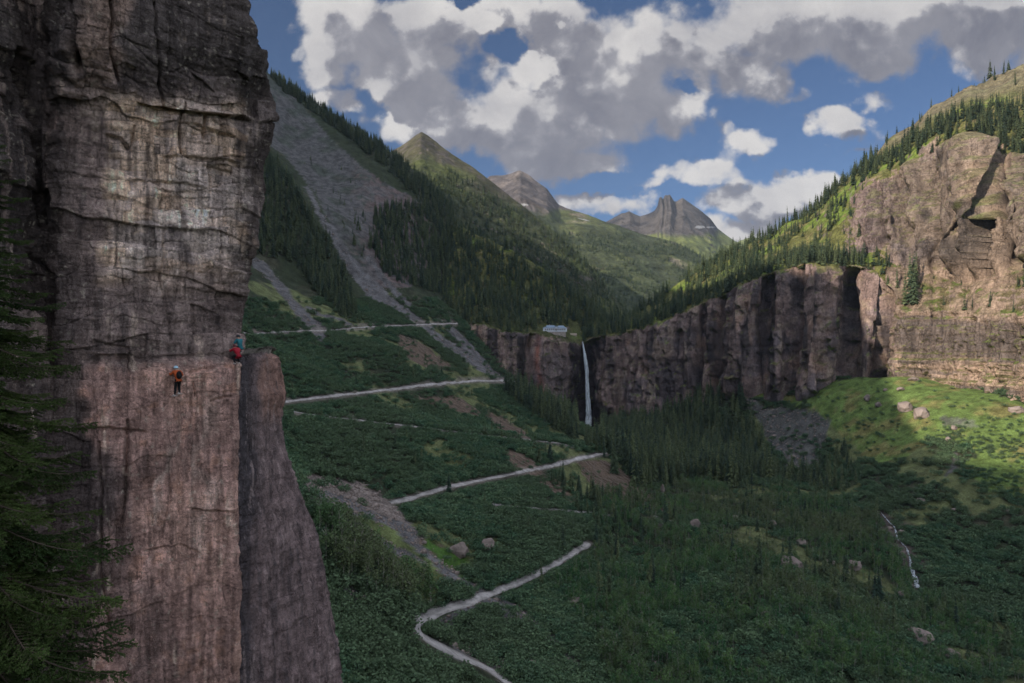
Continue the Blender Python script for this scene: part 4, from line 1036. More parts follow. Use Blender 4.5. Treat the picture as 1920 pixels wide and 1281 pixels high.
# trees on the rock ledge of the sunlit wall, seen one by one
def on_sheet(V, px, py):
    qx, qy = proj(V); d = np.hypot(qx - px, qy - py) + V[..., 1] * .004; k = np.unravel_index(np.argmin(d), d.shape); return V[k]
LEDGE = [(1704, 574, 30), (1713, 570, 28), (1697, 572, 26), (1707, 566, 30), (1717, 538, 26), (1708, 540, 27), (1712, 530, 24), (1683, 540, 16), (1808, 582, 12), (1824, 578, 9), (1856, 575, 11), (1900, 585, 9), (1770, 572, 8)]
S_pos.append(np.array([on_sheet(WV, a, b) for a, b, c in LEDGE])); S_h.append(np.array([c * 1.4 for a, b, c in LEDGE], float))
for (V, nn, px, py), ap, pol in ((L2, 60, None), (L3, 110, None)):
    s_, z_ = sample_sheet(V[:-12], ap); sx, sy = proj(s_); q = fbm(s_ / 110, 4, 840)
    if V is L2[0]: k = np.clip(.72 + q * 1.6, 0, 1) * sstep(sy - np.abs(sx - 790) * .45 + q * 30, 285, 335)
    else: k = np.clip(.7 + q * 2.6, 0, 1) * sstep(sy - (sx - 1050) * .12 + q * 30, 420, 452)
    m = rng.random(len(s_)) < k * (z_ > .3); S_pos.append(s_[m]); S_h.append(rng.triangular(9, 15, 22, m.sum()))
S_all = np.concatenate(S_pos); H_all = np.concatenate(S_h); spx, spy = proj(S_all)
ok = road_gap(spx, spy, S_all[:, 1], H_all); ok &= ~((spx > 1004) & (spx < 1092) & (spy > 611) & (spy < 660))
ok &= ~((spx > 1082) & (spx < 1128) & (spy > 770) & (spy < 842))
S_all, H_all, spx, spy = S_all[ok], H_all[ok], spx[ok], spy[ok]
size = H_all * F / S_all[:, 1]
vis = (spx > np.maximum(edge_px(spy), pil_edge(spy)) + 6) & (spx < 1915) & (spy < 1275)
order = np.argsort(np.where(vis, -size, 0)); solo = order[:296]; rest = order[296:]
REG = [(lambda x, y, d: (x > 1660) & (y > 500) & (y < 600), 'spruce on the sunlit rock ledge halfway up the cliff', 'spruces on the sunlit rock ledge'),
       (lambda x, y, d: (y > 690) & (x > 1225) & (x < 1460), 'dark spruce in the dense stand under the shaded cliff beside the waterfall', 'dense spruces under the shaded cliff'),
       (lambda x, y, d: (y > 690) & (x <= 1225), 'dark spruce between the gravel road and the foot of the waterfall', 'spruces between road and waterfall'),
       (lambda x, y, d: (y > 690) & (x >= 1460), 'spruce at the foot of the grey scree cone on the valley floor', 'spruces at the foot of the scree cone'),
       (lambda x, y, d: (x < 1130), 'spruce on the shaded mountainside above the switchback road', 'spruces on the shaded mountainside'),
       (lambda x, y, d: x > 0, 'spruce on the sunlit shelf above the cliff rim', 'spruces on the sunlit shelf above the cliff')]
for k in solo:
    o = link('spruce_tree', SPR[int(rng.integers(len(SPR)))]); o.location = S_all[k] - np.array([0, 0, .2]); h = H_all[k]; w = h * rng.uniform(.85, 1.15); o.scale = (w, w, h)
    o.rotation_euler = (rng.normal(0, .03), rng.normal(0, .03), rng.uniform(0, 6.28))
    for f, lab, grp in REG:
        if f(spx[k], spy[k], 0): tag(o, lab, 'tree', grp); break
scatter('forest', SPR, S_all[rest], H_all[rest], H_all[rest] * rng.uniform(.85, 1.2, len(rest)), '')

# aspens: the tall grove by the scree and the young growth on the valley floor
A = sample_ground(45000, (-140, 420, 105, 560)); ax, ay = proj(A); an = fbm(A / 20, 3, 860)
sc_a = np.zeros(len(A), bool)
for p in SCREE: sc_a |= inpoly(ax + an * 5, ay, p)
mg = inpoly(ax, ay, GROVE) & ~sc_a & (rng.random(len(A)) < .9); mv = inpoly(ax + an * 15, ay + an * 8, VALLEY) & ~sc_a & ~mg & (rng.random(len(A)) < np.clip(.50 + an * 1.3, .04, .95) * (1 - .85 * sstep(fbm(A / 42, 4, 48), .12, .34)))
Ap = np.concatenate([A[mg], A[mv]]); Ah = np.concatenate([rng.uniform(8, 13, mg.sum()), rng.triangular(3.5, 6, 11.5, mv.sum())]); grove = np.r_[np.ones(mg.sum(), bool), np.zeros(mv.sum(), bool)]
ax, ay = proj(Ap); ok = road_gap(ax, ay, Ap[:, 1], Ah); Ap, Ah, grove, ax, ay = Ap[ok], Ah[ok], grove[ok], ax[ok], ay[ok]
vis = (ax > np.maximum(edge_px(ay), pil_edge(ay)) + 4) & (ax < 1915) & (ay < 1275); size = Ah * F / Ap[:, 1]
order = np.argsort(np.where(vis, -size - grove * 4, 0)); solo, rest = order[:290], order[290:]
protos = []
for k in solo:
    tr, cr, _ = ASP[int(rng.integers(len(ASP)))]
    e = empty('aspen_tree', Ap[k] - np.array([0, 0, .1]), rng.uniform(0, 6.28)); h = Ah[k]; w = h * rng.uniform(.9, 1.3); e.scale = (w, w, h)
    link('trunk', tr, e); link('crown', cr, e)
    if grove[k]: tag(e, 'tall aspen with pale bare trunk in the grove beside the grey scree', 'tree', 'aspens in the grove beside the scree')
    else: tag(e, 'young slender aspen in the thicket on the shaded valley floor', 'tree', 'young aspens on the valley floor')
scatter('woodland', [a[2] for a in ASP], Ap[rest], Ah[rest], Ah[rest] * rng.uniform(.7, 1.15, len(rest)), '')

# shrub thickets that cover the slopes
U = np.concatenate([sample_ground(70000, (-420, 60, 110, 900)), sample_ground(60000, (-60, 480, 105, 760)), sample_ground(26000, (-120, 260, 105, 330))]); ux, uy = proj(U); un = fbm(U / 22, 4, 880)
bad = np.zeros(len(U), bool)
for p in SCREE + UPPER: bad |= inpoly(ux + un * 7, uy + un * 4, p)
bad &= ~((ux > 1380) & (rng.random(len(U)) < .16)); bad &= ~((ux < 1300) & (rng.random(len(U)) < .05))
deb = np.zeros(len(U), bool)
for p in DEBRIS: deb |= inpoly(ux + un * 12, uy, p)
gr = np.zeros(len(U), bool); inval = inpoly(ux, uy, VALLEY)
for p in GRASS: gr |= inpoly(ux, uy, p)
steepz = U[:, 2] > 130
lower = sstep(uy, 775, 860)
kp = np.where(inval, .40, 1) * np.clip(.66 + un * .8, .1, .95) * (1 - .94 * sstep(fbm(U / 42, 4, 48), .12, .34)) * np.where(deb, .22, 1) * np.where(gr, .04 + .75 * lower, 1) * np.where(steepz, .15, 1)
U_h = rng.triangular(1.6, 3.0, 5.6, len(U)) * np.where(deb | gr, .6, 1)
m = ~bad & (rng.random(len(U)) < kp) & road_gap(ux, uy, U[:, 1], U_h, 2.0) & (uy > 560 + (ux > 1400) * 150)
scatter('undergrowth', SHR, U[m], U_h[m] * 1.15, U_h[m] * rng.uniform(1.2, 2.0, m.sum()), '')
# single bushes on the sunlit grass cone
cnt = 0
for _ in range(900):
    x, y = rng.uniform(1540, 1918), rng.uniform(716, 850)
    if cnt >= 80: break
    if not inpoly(np.array([x]), np.array([y]), GRASS[0])[0] or rng.random() > .15 + .85 * sstep(y, 740, 810): continue
    p = hit(x, y)[0]; o = link('bush', SHR[int(rng.integers(len(SHR)))]); s = rng.uniform(2.0, 4.6); o.location = p; o.scale = (s * 1.2, s * 1.2, s); o.rotation_euler = (0, 0, rng.uniform(0, 6.28))
    tag(o, 'round dark green bush standing alone on the sunlit grass cone below the cliff', 'bush', 'bushes on the sunlit grass cone'); cnt += 1
# spindly aspen saplings / shrubs also root on the wall's grassy shelf
print('counts', len(S_all), len(Ap), int(m.sum()))
# ------------------------------------------------------------------ water
def sheet_depth(px, py):
    q = on_sheet(WV[:int(len(wt) * .55)], px, py); return q[1]


FALL = [(1092.5, 641, .9), (1094, 650, 1.6), (1096, 662, 2.6), (1098, 676, 3.8), (1100, 694, 4.0), (1101, 715, 4.0), (1102, 740, 4.6), (1103, 765, 5.4), (1104, 785, 7.0), (1105, 800, 9.0)]
FALL = [(a, b, c * 1.45) for a, b, c in FALL]
dd = np.array([sheet_depth(a, b) for a, b, c in FALL]); dd = np.minimum.accumulate(dd) - np.linspace(1.0, 4.0, len(dd))
yy = np.linspace(641, 802, 120); fx = np.interp(yy, [f[1] for f in FALL], [f[0] for f in FALL]); fd = smooth1(np.interp(yy, [f[1] for f in FALL], dd), 15, 0); fw = np.interp(yy, [f[1] for f in FALL], [f[2] for f in FALL]) * .85
cen = P3(fx, yy, fd); ang = np.linspace(0, 2 * math.pi, 15)
FVs = cen[:, None] + np.stack([np.cos(ang)[None] * fw[:, None] * .5, np.sin(ang)[None] * fw[:, None] * .28, np.zeros((len(yy), len(ang)))], -1)
FVs += fbm(FVs * np.array([1.2, 1.2, .10]), 4, 900)[..., None] * np.array([.9, .9, 0]) * np.clip(fw / 4, .3, 1.3)[:, None, None]
mw, tw, bw = pbr('falling_water', 0.5, 0.3)
geo = tw.new('ShaderNodeNewGeometry'); st = tw.noise(tw.vmath('MULTIPLY', geo.outputs['Position'], (1.0, 1.0, .06)), 1.1, 5, 0.6)
bw.inputs['Base Color'].default_value = (0.78, 0.86, 0.93, 1); tw.put(bw.inputs['Alpha'], tw.mrange(st, .34, .60, 0.12, 0.85))
wf = link('waterfall', mesh_np('waterfall', FVs, grid_faces(len(yy), len(ang)), mw)); tag(wf, kind='structure')

mstr, ts, bs = pbr('cascade_water', .35, .4); gs = ts.new('ShaderNodeNewGeometry'); ns_ = ts.noise(ts.vmath('MULTIPLY', gs.outputs['Position'], (1, 1, .5)), 1.6, 5, .65)
bs.inputs['Base Color'].default_value = (.62, .70, .78, 1); ts.put(bs.inputs['Alpha'], ts.mrange(ns_, .40, .60, .0, .9))
STREAM = [(1652, 962), (1664, 978), (1675, 988), (1680, 1000), (1682, 1012), (1690, 1020), (1700, 1030), (1704, 1042), (1707, 1056), (1711, 1072), (1716, 1088), (1720, 1106)]
SP = hit([s[0] for s in STREAM], [s[1] for s in STREAM]); seg = np.r_[0, np.cumsum(np.linalg.norm(np.diff(SP, axis=0), axis=1))]
ss = np.arange(0, seg[-1], .5); C = np.stack([np.interp(ss, seg, SP[:, i]) for i in range(3)], -1); C[:, 2] = ground_z(C[:, 0], C[:, 1])
sw = np.interp(ss / seg[-1], [0, .25, .5, .62, .8, 1], [.3, 1.1, .5, .9, 1.7, 2.6]) * (1 + .5 * vnoise(np.stack([ss / 2.5, ss * 0, ss * 0], -1), 910)); u = np.linspace(-.5, .5, 5)
SV = C[:, None] + np.stack([u[None] * sw[:, None], 0 * u[None] * sw[:, None], .55 + .25 * np.cos(u * 3)[None] + 0 * sw[:, None]], -1); SV += fbm(SV / 1.2, 3, 915)[..., None] * np.array([.25, .1, .2])
strm = link('stream', mesh_np('stream', SV, grid_faces(len(ss), 5), mstr)); tag(strm, kind='structure')

# ------------------------------------------------------------------ boulders
def rock_mesh(seed, rough=.22, name='boulder'):
    n = 26; k = np.linspace(-1, 1, n); V, Fc = [], []
    for ax_ in range(3):
        for sg in (-1, 1):
            a, b = np.meshgrid(k, k); c = np.full_like(a, sg); q = np.stack([c, a, b] if ax_ == 0 else ([b, c, a] if ax_ == 1 else [a, b, c]), -1)
            Fc.append(grid_faces(n, n, sum(len(v) for v in V), sg < 0)); V.append(q.reshape(-1, 3))
    V = np.concatenate(V); V /= np.linalg.norm(V, axis=1, keepdims=True) ** .8
    r = np.random.default_rng(seed)
    for _ in range(18):                                           # fracture planes
        d = r.normal(size=3); d /= np.linalg.norm(d); h = r.uniform(.66, .95); s = V @ d; V = np.where((s > h)[:, None], V - (s - h)[:, None] * d * .92, V)
    V += V * (fbm(V * 1.6 + seed, 4, seed) * rough)[:, None] + V * (fbm(V * 6 + seed, 3, seed + 3) * .05)[:, None]
    return mesh_np(name, V * .5, np.concatenate(Fc), M['boulder'], None, True)


ROCKS = [rock_mesh(1000 + i) for i in range(6)]
VB_ = 'weathered grey boulder among the young aspens on the shaded valley floor'
BLD = [(1491, 1078, 46, .75, 'largest grey boulder on the valley floor, standing clear of the aspens with a flat top', None), (1080, 1144, 28, .95, 'blunt grey boulder alone in the shrubs just below the lowest road', None),
       (912, 1036, 30, .85, 'grey brown boulder half sunk in shrubs on the slope above the lowest road', None), (862, 1046, 40, .7, 'brown slab shaped boulder leaning in the debris above the lowest road', None), (995, 1263, 28, .9, 'grey boulder beside the bend of the road and the stony gully', None),
       (1308, 996, 24, 1.0, 'pale pinkish boulder at the end of the log jam by the switchback', None), (1702, 772, 30, .75, 'big brown boulder on the sunlit grass cone, upper one of a pair', None), (1731, 786, 27, 1.05, 'big brown boulder on the sunlit grass cone, lower one of a pair', None),
       (1628, 753, 12, 1.2, 'small pale upright boulder high on the sunlit grass beside a bush', None), (1649, 764, 13, .8, 'small pale squat boulder on the sunlit grass above the bushes', None), (1792, 807, 12, .8, 'small reddish boulder in the bushes below the patch of gravel', None), (1779, 828, 9, 1.0, 'small dark boulder at the top of the narrow gravel chute', None),
       (1912, 776, 30, .5, 'flat pinkish boulder at the top of the grass by the sunlit cliff', None), (1716, 715, 20, .45, 'flat grey boulder on the crown of the grass cone under the cliff', None), (1690, 733, 16, .5, 'low grey boulder just below the crown of the grass cone', None), (1661, 733, 9, .6, 'little grey boulder on the shadow edge of the grass cone', None),
       (1263, 885, 24, .5, 'pale flat boulder in a clearing of the dark spruces', None), (1243, 925, 8, 2.4, 'tall narrow pale boulder between the spruces and the aspens', None), (1271, 960, 7, 1.5, 'narrow pale boulder beside the end of the short road', None),
       (1735, 1212, 44, .6, VB_, 1), (1790, 1246, 42, .5, VB_, 1), (1570, 1130, 26, .7, VB_, 1), (1605, 1074, 26, .8, VB_, 1), (1560, 1062, 20, .5, VB_, 1), (1585, 1012, 18, .5, VB_, 1), (1505, 1025, 20, .6, VB_, 1), (1530, 995, 16, .7, VB_, 1), (1450, 990, 15, .9, VB_, 1), (1470, 988, 12, .8, VB_, 1),
       (1622, 1200, 18, .6, VB_, 1), (1692, 1124, 16, .8, VB_, 1), (1790, 1135, 16, .5, VB_, 1), (1860, 1160, 20, .5, VB_, 1), (1437, 1163, 16, .8, VB_, 1), (1510, 1218, 30, .4, VB_, 1), (1230, 1252, 14, .7, VB_, 1), (1180, 1238, 10, .7, VB_, 1), (1540, 1130, 12, .6, VB_, 1), (1380, 975, 14, .5, VB_, 1), (1350, 1040, 10, .8, VB_, 1), (1420, 1060, 12, .6, VB_, 1),
       (1100, 1205, 16, .6, VB_, 1), (1260, 1130, 9, .8, VB_, 1), (1180, 1090, 8, .7, VB_, 1), (1892, 965, 14, .6, VB_, 1), (1730, 945, 20, .35, VB_, 1), (1790, 960, 10, .6, VB_, 1), (1060, 1060, 8, .8, VB_, 1)]
for i, (x, y, w, asp, lab, g) in enumerate(BLD):
    p = hit(x, y)[0]; s = w / F * p[1]; o = link('boulder', ROCKS[i % 6]); o.scale = (s * 1.1, s * .95, s * asp * 1.1); o.location = p + np.array([0, s * .3, s * asp * (.34 if g is None else .5)]); o.rotation_euler = (rng.normal(0, .15), rng.normal(0, .15), rng.uniform(0, 6.28))
    tag(o, lab, 'boulder', 'boulders among the young aspens' if g else None)

for i, (x, y, w) in enumerate([(1668, 992, 10), (1690, 1000, 14), (1700, 1008, 12), (1674, 1015, 10), (1692, 1038, 10), (1716, 1046, 10), (1722, 1070, 12), (1698, 1072, 10), (1730, 1095, 14), (1708, 1100, 10), (1712, 998, 16), (1684, 978, 8), (1740, 1075, 12)]):
    p = hit(x, y)[0]; q = w / F * p[1]; o = link('boulder', ROCKS[(i + 2) % 6]); o.scale = (q * 1.2, q, q * .7); o.location = p + np.array([0, 0, q * .15]); o.rotation_euler = (rng.normal(0, .2), rng.normal(0, .2), rng.uniform(0, 6.28)); tag(o, 'wet dark boulder lining the little cascade at the foot of the grassy slope', 'boulder', 'boulders lining the cascade')
# loose stones in the gullies and on the scree cone: far too many to count
sV, sF = [], []
base = rock_mesh(1100); n_ = 6; k = np.linspace(-1, 1, 3); cube = np.array([(a, b, c) for a in (-1, 1) for b in (-1, 1) for c in (-1, 1)], float) * .5; cf = np.array([(0, 1, 3, 2), (4, 6, 7, 5), (0, 4, 5, 1), (2, 3, 7, 6), (0, 2, 6, 4), (1, 5, 7, 3)])
G2 = np.concatenate([sample_ground(26000, (-120, 120, 110, 420)), sample_ground(16000, (200, 340, 520, 760)), sample_ground(9000, (-330, 0, 560, 900))]); qx, qy = proj(G2); sm = np.zeros(len(G2), bool)
for p in SCREE: sm |= inpoly(qx + rng.normal(0, 4, len(qx)), qy + rng.normal(0, 3, len(qx)), p)
for a in road_px: sm &= segdist(qx, qy, a) > 9
sm &= (qx < 1380) | (rng.random(len(qx)) < .3)
for p in G2[sm]:
    s = min(2.4, .25 + rng.exponential(.25)) * (1 + min(p[1], 450) / 900); R_ = np.array(Matrix.Rotation(rng.uniform(0, 6.28), 3, Vector(rng.normal(size=3)))); sF.append(cf + len(sV) * 8); sV.append((cube * (1 + rng.normal(0, .18, (8, 3)))) @ R_.T * s * np.array([1, 1, .7]) + p + np.array([0, 0, .1 * s]))
tag(link('scree_stones', mesh_np('scree_stones', np.concatenate(sV), np.concatenate(sF), M['boulder'], None, False)), kind='stuff')

# timber felled by the avalanche, lying in swathes
lV, lF = [], []
G3 = sample_ground(60000, (-160, 200, 330, 800)); qx, qy = proj(G3); lm = np.zeros(len(G3), bool)
for i, p in enumerate(DEBRIS[:5]): lm |= inpoly(qx, qy, p) & (rng.random(len(qx)) < (.55 if i == 0 else .22))
lm &= road_gap(qx, qy, G3[:, 1], np.full(len(qx), .5))
for p in G3[lm]:
    L = rng.uniform(3, 10); a = rng.normal(-.55, .35); r_ = rng.uniform(.1, .28); d = np.array([math.cos(a), math.sin(a), 0]); q = p + d * L; q[2] = ground_z(q[0], q[1]) + rng.uniform(0, .8); p = p + np.array([0, 0, .25]); sd = np.array([-d[1], d[0], 0]) * r_; up = np.array([0, 0, r_ * 1.4])
    lF.append(np.array([(0, 1, 4, 3), (1, 2, 5, 4), (2, 0, 3, 5)]) + len(lV) * 6); lV.append(np.array([p - sd, p + up, p + sd, q - sd * .5, q + up * .5, q + sd * .5]))
tag(link('fallen_timber', mesh_np('fallen_timber', np.concatenate(lV), np.concatenate(lF), M['log'], None, False)), kind='stuff')

# ------------------------------------------------------------------ the power station on the rim
class MB:
    def __init__(s): s.V, s.F = [], []
    def box(s, x0, x1, y0, y1, z0, z1):
        b = len(s.V); s.V += [(x, y, z) for z in (z0, z1) for y in (y0, y1) for x in (x0, x1)]
        s.F += [tuple(i + b for i in f) for f in ((0, 2, 3, 1), (4, 5, 7, 6), (0, 1, 5, 4), (2, 6, 7, 3), (0, 4, 6, 2), (1, 3, 7, 5))]; return s
    def poly(s, vs, fs): b = len(s.V); s.V += vs; s.F += [tuple(i + b for i in f) for f in fs]; return s
    def roof(s, x0, x1, y0, y1, z0, z1, hip=0.0, axis='x'):
        if axis == 'x': ym = (y0 + y1) / 2; v = [(x0, y0, z0), (x1, y0, z0), (x1, y1, z0), (x0, y1, z0), (x0 + hip, ym, z1), (x1 - hip, ym, z1)]; f = [(0, 1, 5, 4), (2, 3, 4, 5), (1, 2, 5), (3, 0, 4), (0, 3, 2, 1)]
        else: xm = (x0 + x1) / 2; v = [(x0, y0, z0), (x1, y0, z0), (x1, y1, z0), (x0, y1, z0), (xm, y0 + hip, z1), (xm, y1 - hip, z1)]; f = [(0, 1, 4), (1, 2, 5, 4), (2, 3, 5), (3, 0, 4, 5), (0, 3, 2, 1)]
        return s.poly(v, f)
    def build(s, name, m, parent=None):
        me = bpy.data.meshes.new(name); me.from_pydata(s.V, [], s.F); me.materials.append(m) if m else None; me.update(); return link(name, me, parent)


mwall = plain_mat('white_boards', (.62, .66, .72), .8, .2, .08, .6); mroof = plain_mat('blue_grey_roof', (.17, .24, .33), .6, .3, .12, .5); mglass = plain_mat('dark_glass', (.03, .035, .05), .2, .5, .1); mstone = plain_mat('foundation_stone', (.34, .30, .27), .95, .1, .3, .6); mtan = plain_mat('tan_boards', (.30, .25, .20), .9, .1, .2, .8)
hb = on_sheet(WV[int(8 + 96 * .8):8 + 96 + 20], 1040, 629); house = empty('power_station', (P3(1040.5, 625, hb[1] + 1.0)[0], hb[1] + 1.0, P3(1040.5, 622, hb[1])[2]))
tag(house, 'long white power station with steep blue grey roof on the rim beside the waterfall', 'building')
MB().box(-15.4, 15.6, 0, 10, 0, 4.9).build('wall', mwall, house)
MB().box(-14.0, 2.0, .3, 9.7, -7, -.02).box(2.0, 14.2, .6, 9.7, -7, -.02).build('foundation', mstone, house)
r1 = MB().roof(-11.5, .8, -.5, 10.5, 4.92, 8.4, 1.0).roof(2.6, 13.6, -.5, 10.5, 4.92, 8.0, 2.0).build('roof', mroof, house)
MB().roof(-16.0, 16.1, -.6, 10.6, 4.91, 6.4, 3.0).build('roof', mroof, house)
g_ = MB().box(-.2, 3.4, -.9, 3, 4.9, 6.2).build('gable', mwall, house); MB().roof(-.6, 3.8, -1.1, 4, 6.21, 7.8, 0, 'y').build('roof', mroof, g_)
MB().box(-7.2, -6.2, 5, 6, 7.2, 9.6).build('chimney', mstone, house)
for i in range(11):
    x = -12.6 + i * 2.55; wn_ = MB().box(x - .75, x + .75, -.07, .1, 1.5, 4.1).build('window', mwall, house); MB().box(x - .58, x + .58, -.12, -.06, 1.65, 3.95).build('pane', mglass, wn_)
MB().box(1.2, 2.2, -.98, -.88, 1.2, 3.0).build('door', mtan, house)
hs = on_sheet(WV[int(8 + 96):8 + 96 + 30], 1074, 624); shed = empty('shed', hs + np.array([0, .5, -.4])); tag(shed, 'low tan shed on the rim between the white power station and the waterfall', 'shed')
MB().box(-6, 6, 0, 4, -1.5, 1.6).build('wall', mtan, shed); MB().roof(-6.4, 6.4, -.5, 4.5, 1.62, 3.0).build('roof', plain_mat('tan_roof', (.40, .34, .28), .9), shed)

# ------------------------------------------------------------------ climbers
def skin(name, joints, edges, mat, parent, sub=2, root=0):
    ks = list(joints); ix = {k: i for i, k in enumerate(ks)}; me = bpy.data.meshes.new(name); me.from_pydata([joints[k][0] for k in ks], [(ix[a], ix[b]) for a, b in edges], []); me.materials.append(mat)
    o = link(name, me, parent); o.modifiers.new('skin', 'SKIN'); o.modifiers.new('sub', 'SUBSURF').levels = sub; o.modifiers['sub'].render_levels = sub
    sv = me.skin_vertices[0].data if me.skin_vertices else None
    for i, k in enumerate(ks): sv[i].radius = (joints[k][1],) * 2; sv[i].use_root = (i == root)
    me.polygons.foreach_set('use_smooth', [True] * len(me.polygons)); o.modifiers['skin'].use_smooth_shade = True
    return o


def ell(name, c, r, mat, parent, zmin=-2.0):
    V, Fc = [], []; n, m = 16, 22
    for i in range(n + 1):
        for j in range(m): t, p = math.pi * i / n, 2 * math.pi * j / m; V.append((c[0] + r[0] * math.sin(t) * math.cos(p), c[1] + r[1] * math.sin(t) * math.sin(p), c[2] + max(r[2] * math.cos(t), zmin * r[2])))
    for i in range(n):
        for j in range(m): a, b = i * m + j, i * m + (j + 1) % m; Fc.append((a, a + m, b + m, b))
    return link(name, mesh_np(name, V, Fc, mat, None, True), parent)


mskin = plain_mat('skin', (.45, .28, .21), .6, .3, .08); mblack = plain_mat('black_cloth', (.012, .012, .014), .85); mwhite = plain_mat('white_rubber', (.62, .60, .58), .6)


def person(loc, yaw, J, jacket, helmet, label, pack=None, trousers=mblack):
    root = empty('person', loc, yaw); tag(root, label, 'person')
    j = {k: (Vector(v), r) for (k, v), r in zip(J.items(), [.0] * len(J))}
    rad = dict(pelvis=.115, waist=.10, chest=.12, neck=.05, head=.078, crown=.072, hip=.085, knee=.055, ankle=.038, heel=.036, toe=.03, sho=.052, elb=.038, wri=.026, palm=.028)
    R = lambda k: rad[k.rstrip('lr_')] if k.rstrip('lr_') in rad else rad[k[:-1]]
    jj = {k: (Vector(v), rad.get(k, rad.get(k[:-1], .05))) for k, v in J.items()}
    ed = [('pelvis', 'waist'), ('waist', 'chest'), ('chest', 'neck'), ('neck', 'head'), ('head', 'crown')]
    for s in 'LR':
        ed += [('pelvis', 'hip' + s), ('hip' + s, 'knee' + s), ('knee' + s, 'ankle' + s), ('ankle' + s, 'toe' + s), ('chest', 'sho' + s), ('sho' + s, 'elb' + s), ('elb' + s, 'wri' + s), ('wri' + s, 'palm' + s)]
        w, pm = jj['wri' + s][0], jj['palm' + s][0]; f = (pm - w).normalized(); side = f.cross(Vector((0, 0, 1)))
        side = side.normalized() if side.length > .1 else Vector((1, 0, 0)); nrm = side.cross(f)
        for q, (off, ln) in enumerate(((-.030, .062), (-.010, .078), (.011, .074), (.030, .058), (None, .05))):
            if off is None: a = w + f * .03 + side * (-.035 if s == 'L' else .035); b = a + f * .035 + nrm * .0 + side * (-.012 if s == 'L' else .012); c = b + f * .02 - nrm * .02
            else: a = pm + side * off; b = a + f * ln * .55 - nrm * .006; c = b + f * ln * .2 - nrm * ln * .4
            ks = ['f%s%d%d' % (s, q, i) for i in range(3)]
            for k, v, r in zip(ks, (a, b, c), (.0095, .009, .0078)): jj[k] = (v, r)
            ed += [('palm' + s, ks[0]), (ks[0], ks[1]), (ks[1], ks[2])] if off is not None else [('wri' + s, ks[0]), (ks[0], ks[1]), (ks[1], ks[2])]
    body = skin('body', jj, ed, mskin, root)
    up = {k: (jj[k][0], r) for k, r in [('pelvis', .15), ('waist', .145), ('chest', .165)] + [('sho' + s, .085) for s in 'LR'] + [('elb' + s, .066) for s in 'LR'] + [('wri' + s, .046) for s in 'LR']}
    up['hem'] = (jj['pelvis'][0] + (jj['pelvis'][0] - jj['waist'][0]).normalized() * .09, .16)
    up['neck'] = (jj['chest'][0].lerp(jj['neck'][0], .8), .075)
    skin('jacket', up, [('hem', 'pelvis'), ('pelvis', 'waist'), ('waist', 'chest'), ('chest', 'neck')] + [e for s in 'LR' for e in (('chest', 'sho' + s), ('sho' + s, 'elb' + s), ('elb' + s, 'wri' + s))], jacket, root)
    lo = {k: (jj[k][0], r) for k, r in [('pelvis', .095)] + [('hip' + s, .105) for s in 'LR'] + [('knee' + s, .075) for s in 'LR'] + [('ankle' + s, .055) for s in 'LR']}
    skin('trousers', lo, [e for s in 'LR' for e in (('pelvis', 'hip' + s), ('hip' + s, 'knee' + s), ('knee' + s, 'ankle' + s))], trousers, root)
    hd = (jj['head'][0] + jj['crown'][0]) / 2
    ell('helmet', hd + Vector((0, -.01, .055)), (.122, .145, .115), helmet, root, -.25)
    for k, (x, z) in (('eye', (.032, 0)), ('eye', (-.032, 0))): ell(k, jj['head'][0] + Vector((x, .078, .02)), (.012, .008, .008), mblack, root)
    ell('nose', jj['head'][0] + Vector((0, .09, -.01)), (.014, .02, .022), mskin, root)
    for s in 'LR':
        a, t = jj['ankle' + s][0], jj['toe' + s][0]; sh = ell('shoe', ((a + t) / 2) * 1.0 + Vector((0, .0, -.03)), (.05, .14, .055), mwhite, root, -.6)
        st_ = ell('cuff', a + Vector((0, -.02, .0)), (.045, .05, .04), mblack, sh)
    if pack is not None:
        c = jj['chest'][0].lerp(jj['waist'][0], .45) + Vector((0, -.235, .0)); b = ell('backpack', c, (.15, .11, .24), pack, root); ell('pocket', c + Vector((0, -.09, -.06)), (.10, .05, .10), pack, b)
    return root


def J_std(pel, wai, che, nec, hea, cro, hipw, knee, ank, sho, elb, wri, palm):
    hea, cro = (hea[0], hea[1] - .01, hea[2] - .045), (cro[0], cro[1] - .01, cro[2] - .045); J = dict(pelvis=pel, waist=wai, chest=che, neck=nec, head=hea, crown=cro)
    for s, q in (('L', -1), ('R', 1)):
        J['hip' + s] = (q * hipw, pel[1], pel[2] - .04)
        for k, a in (('knee', knee), ('ankle', ank), ('sho', sho), ('elb', elb), ('wri', wri), ('palm', palm)):
            v = a[0 if q < 0 else 1] if isinstance(a, list) else a; J[k + s] = (q * v[0], v[1], v[2])
        a = J['ankle' + s]; J['toe' + s] = (a[0], a[1] + .17, a[2] - .055)
    return J


WN = np.array([.76, -.65, 0.]); yaw_wall = math.atan2(.76, .65)       # local +y looks into the rock
p1 = on_sheet(VA, 329, 742) + WN * .26; p1[2] += .02
person(p1, yaw_wall, J_std((0, -.06, .92), (0, .0, 1.06), (0, .10, 1.27), (.0, .18, 1.43), (0, .23, 1.52), (0, .26, 1.62), .09, [(.10, .06, .50), (.11, .10, .52)], [(.16, .0, .10), (.10, .0, .20)],
                             (.19, .12, 1.36), [(.32, .20, 1.18), (.34, .12, 1.14)], [(.28, .38, 1.30), (.30, .34, 1.08)], [(.27, .46, 1.34), (.29, .43, 1.09)]),
       plain_mat('orange_jacket', (.42, .085, .025), .7), plain_mat('pale_blue_helmet', (.42, .66, .80), .4, .4, .05), 'climber in orange jacket, black trousers and pale blue helmet clinging to the sheer rock face', mblack)
p2 = P3(444.0, 682.5, 40.55)
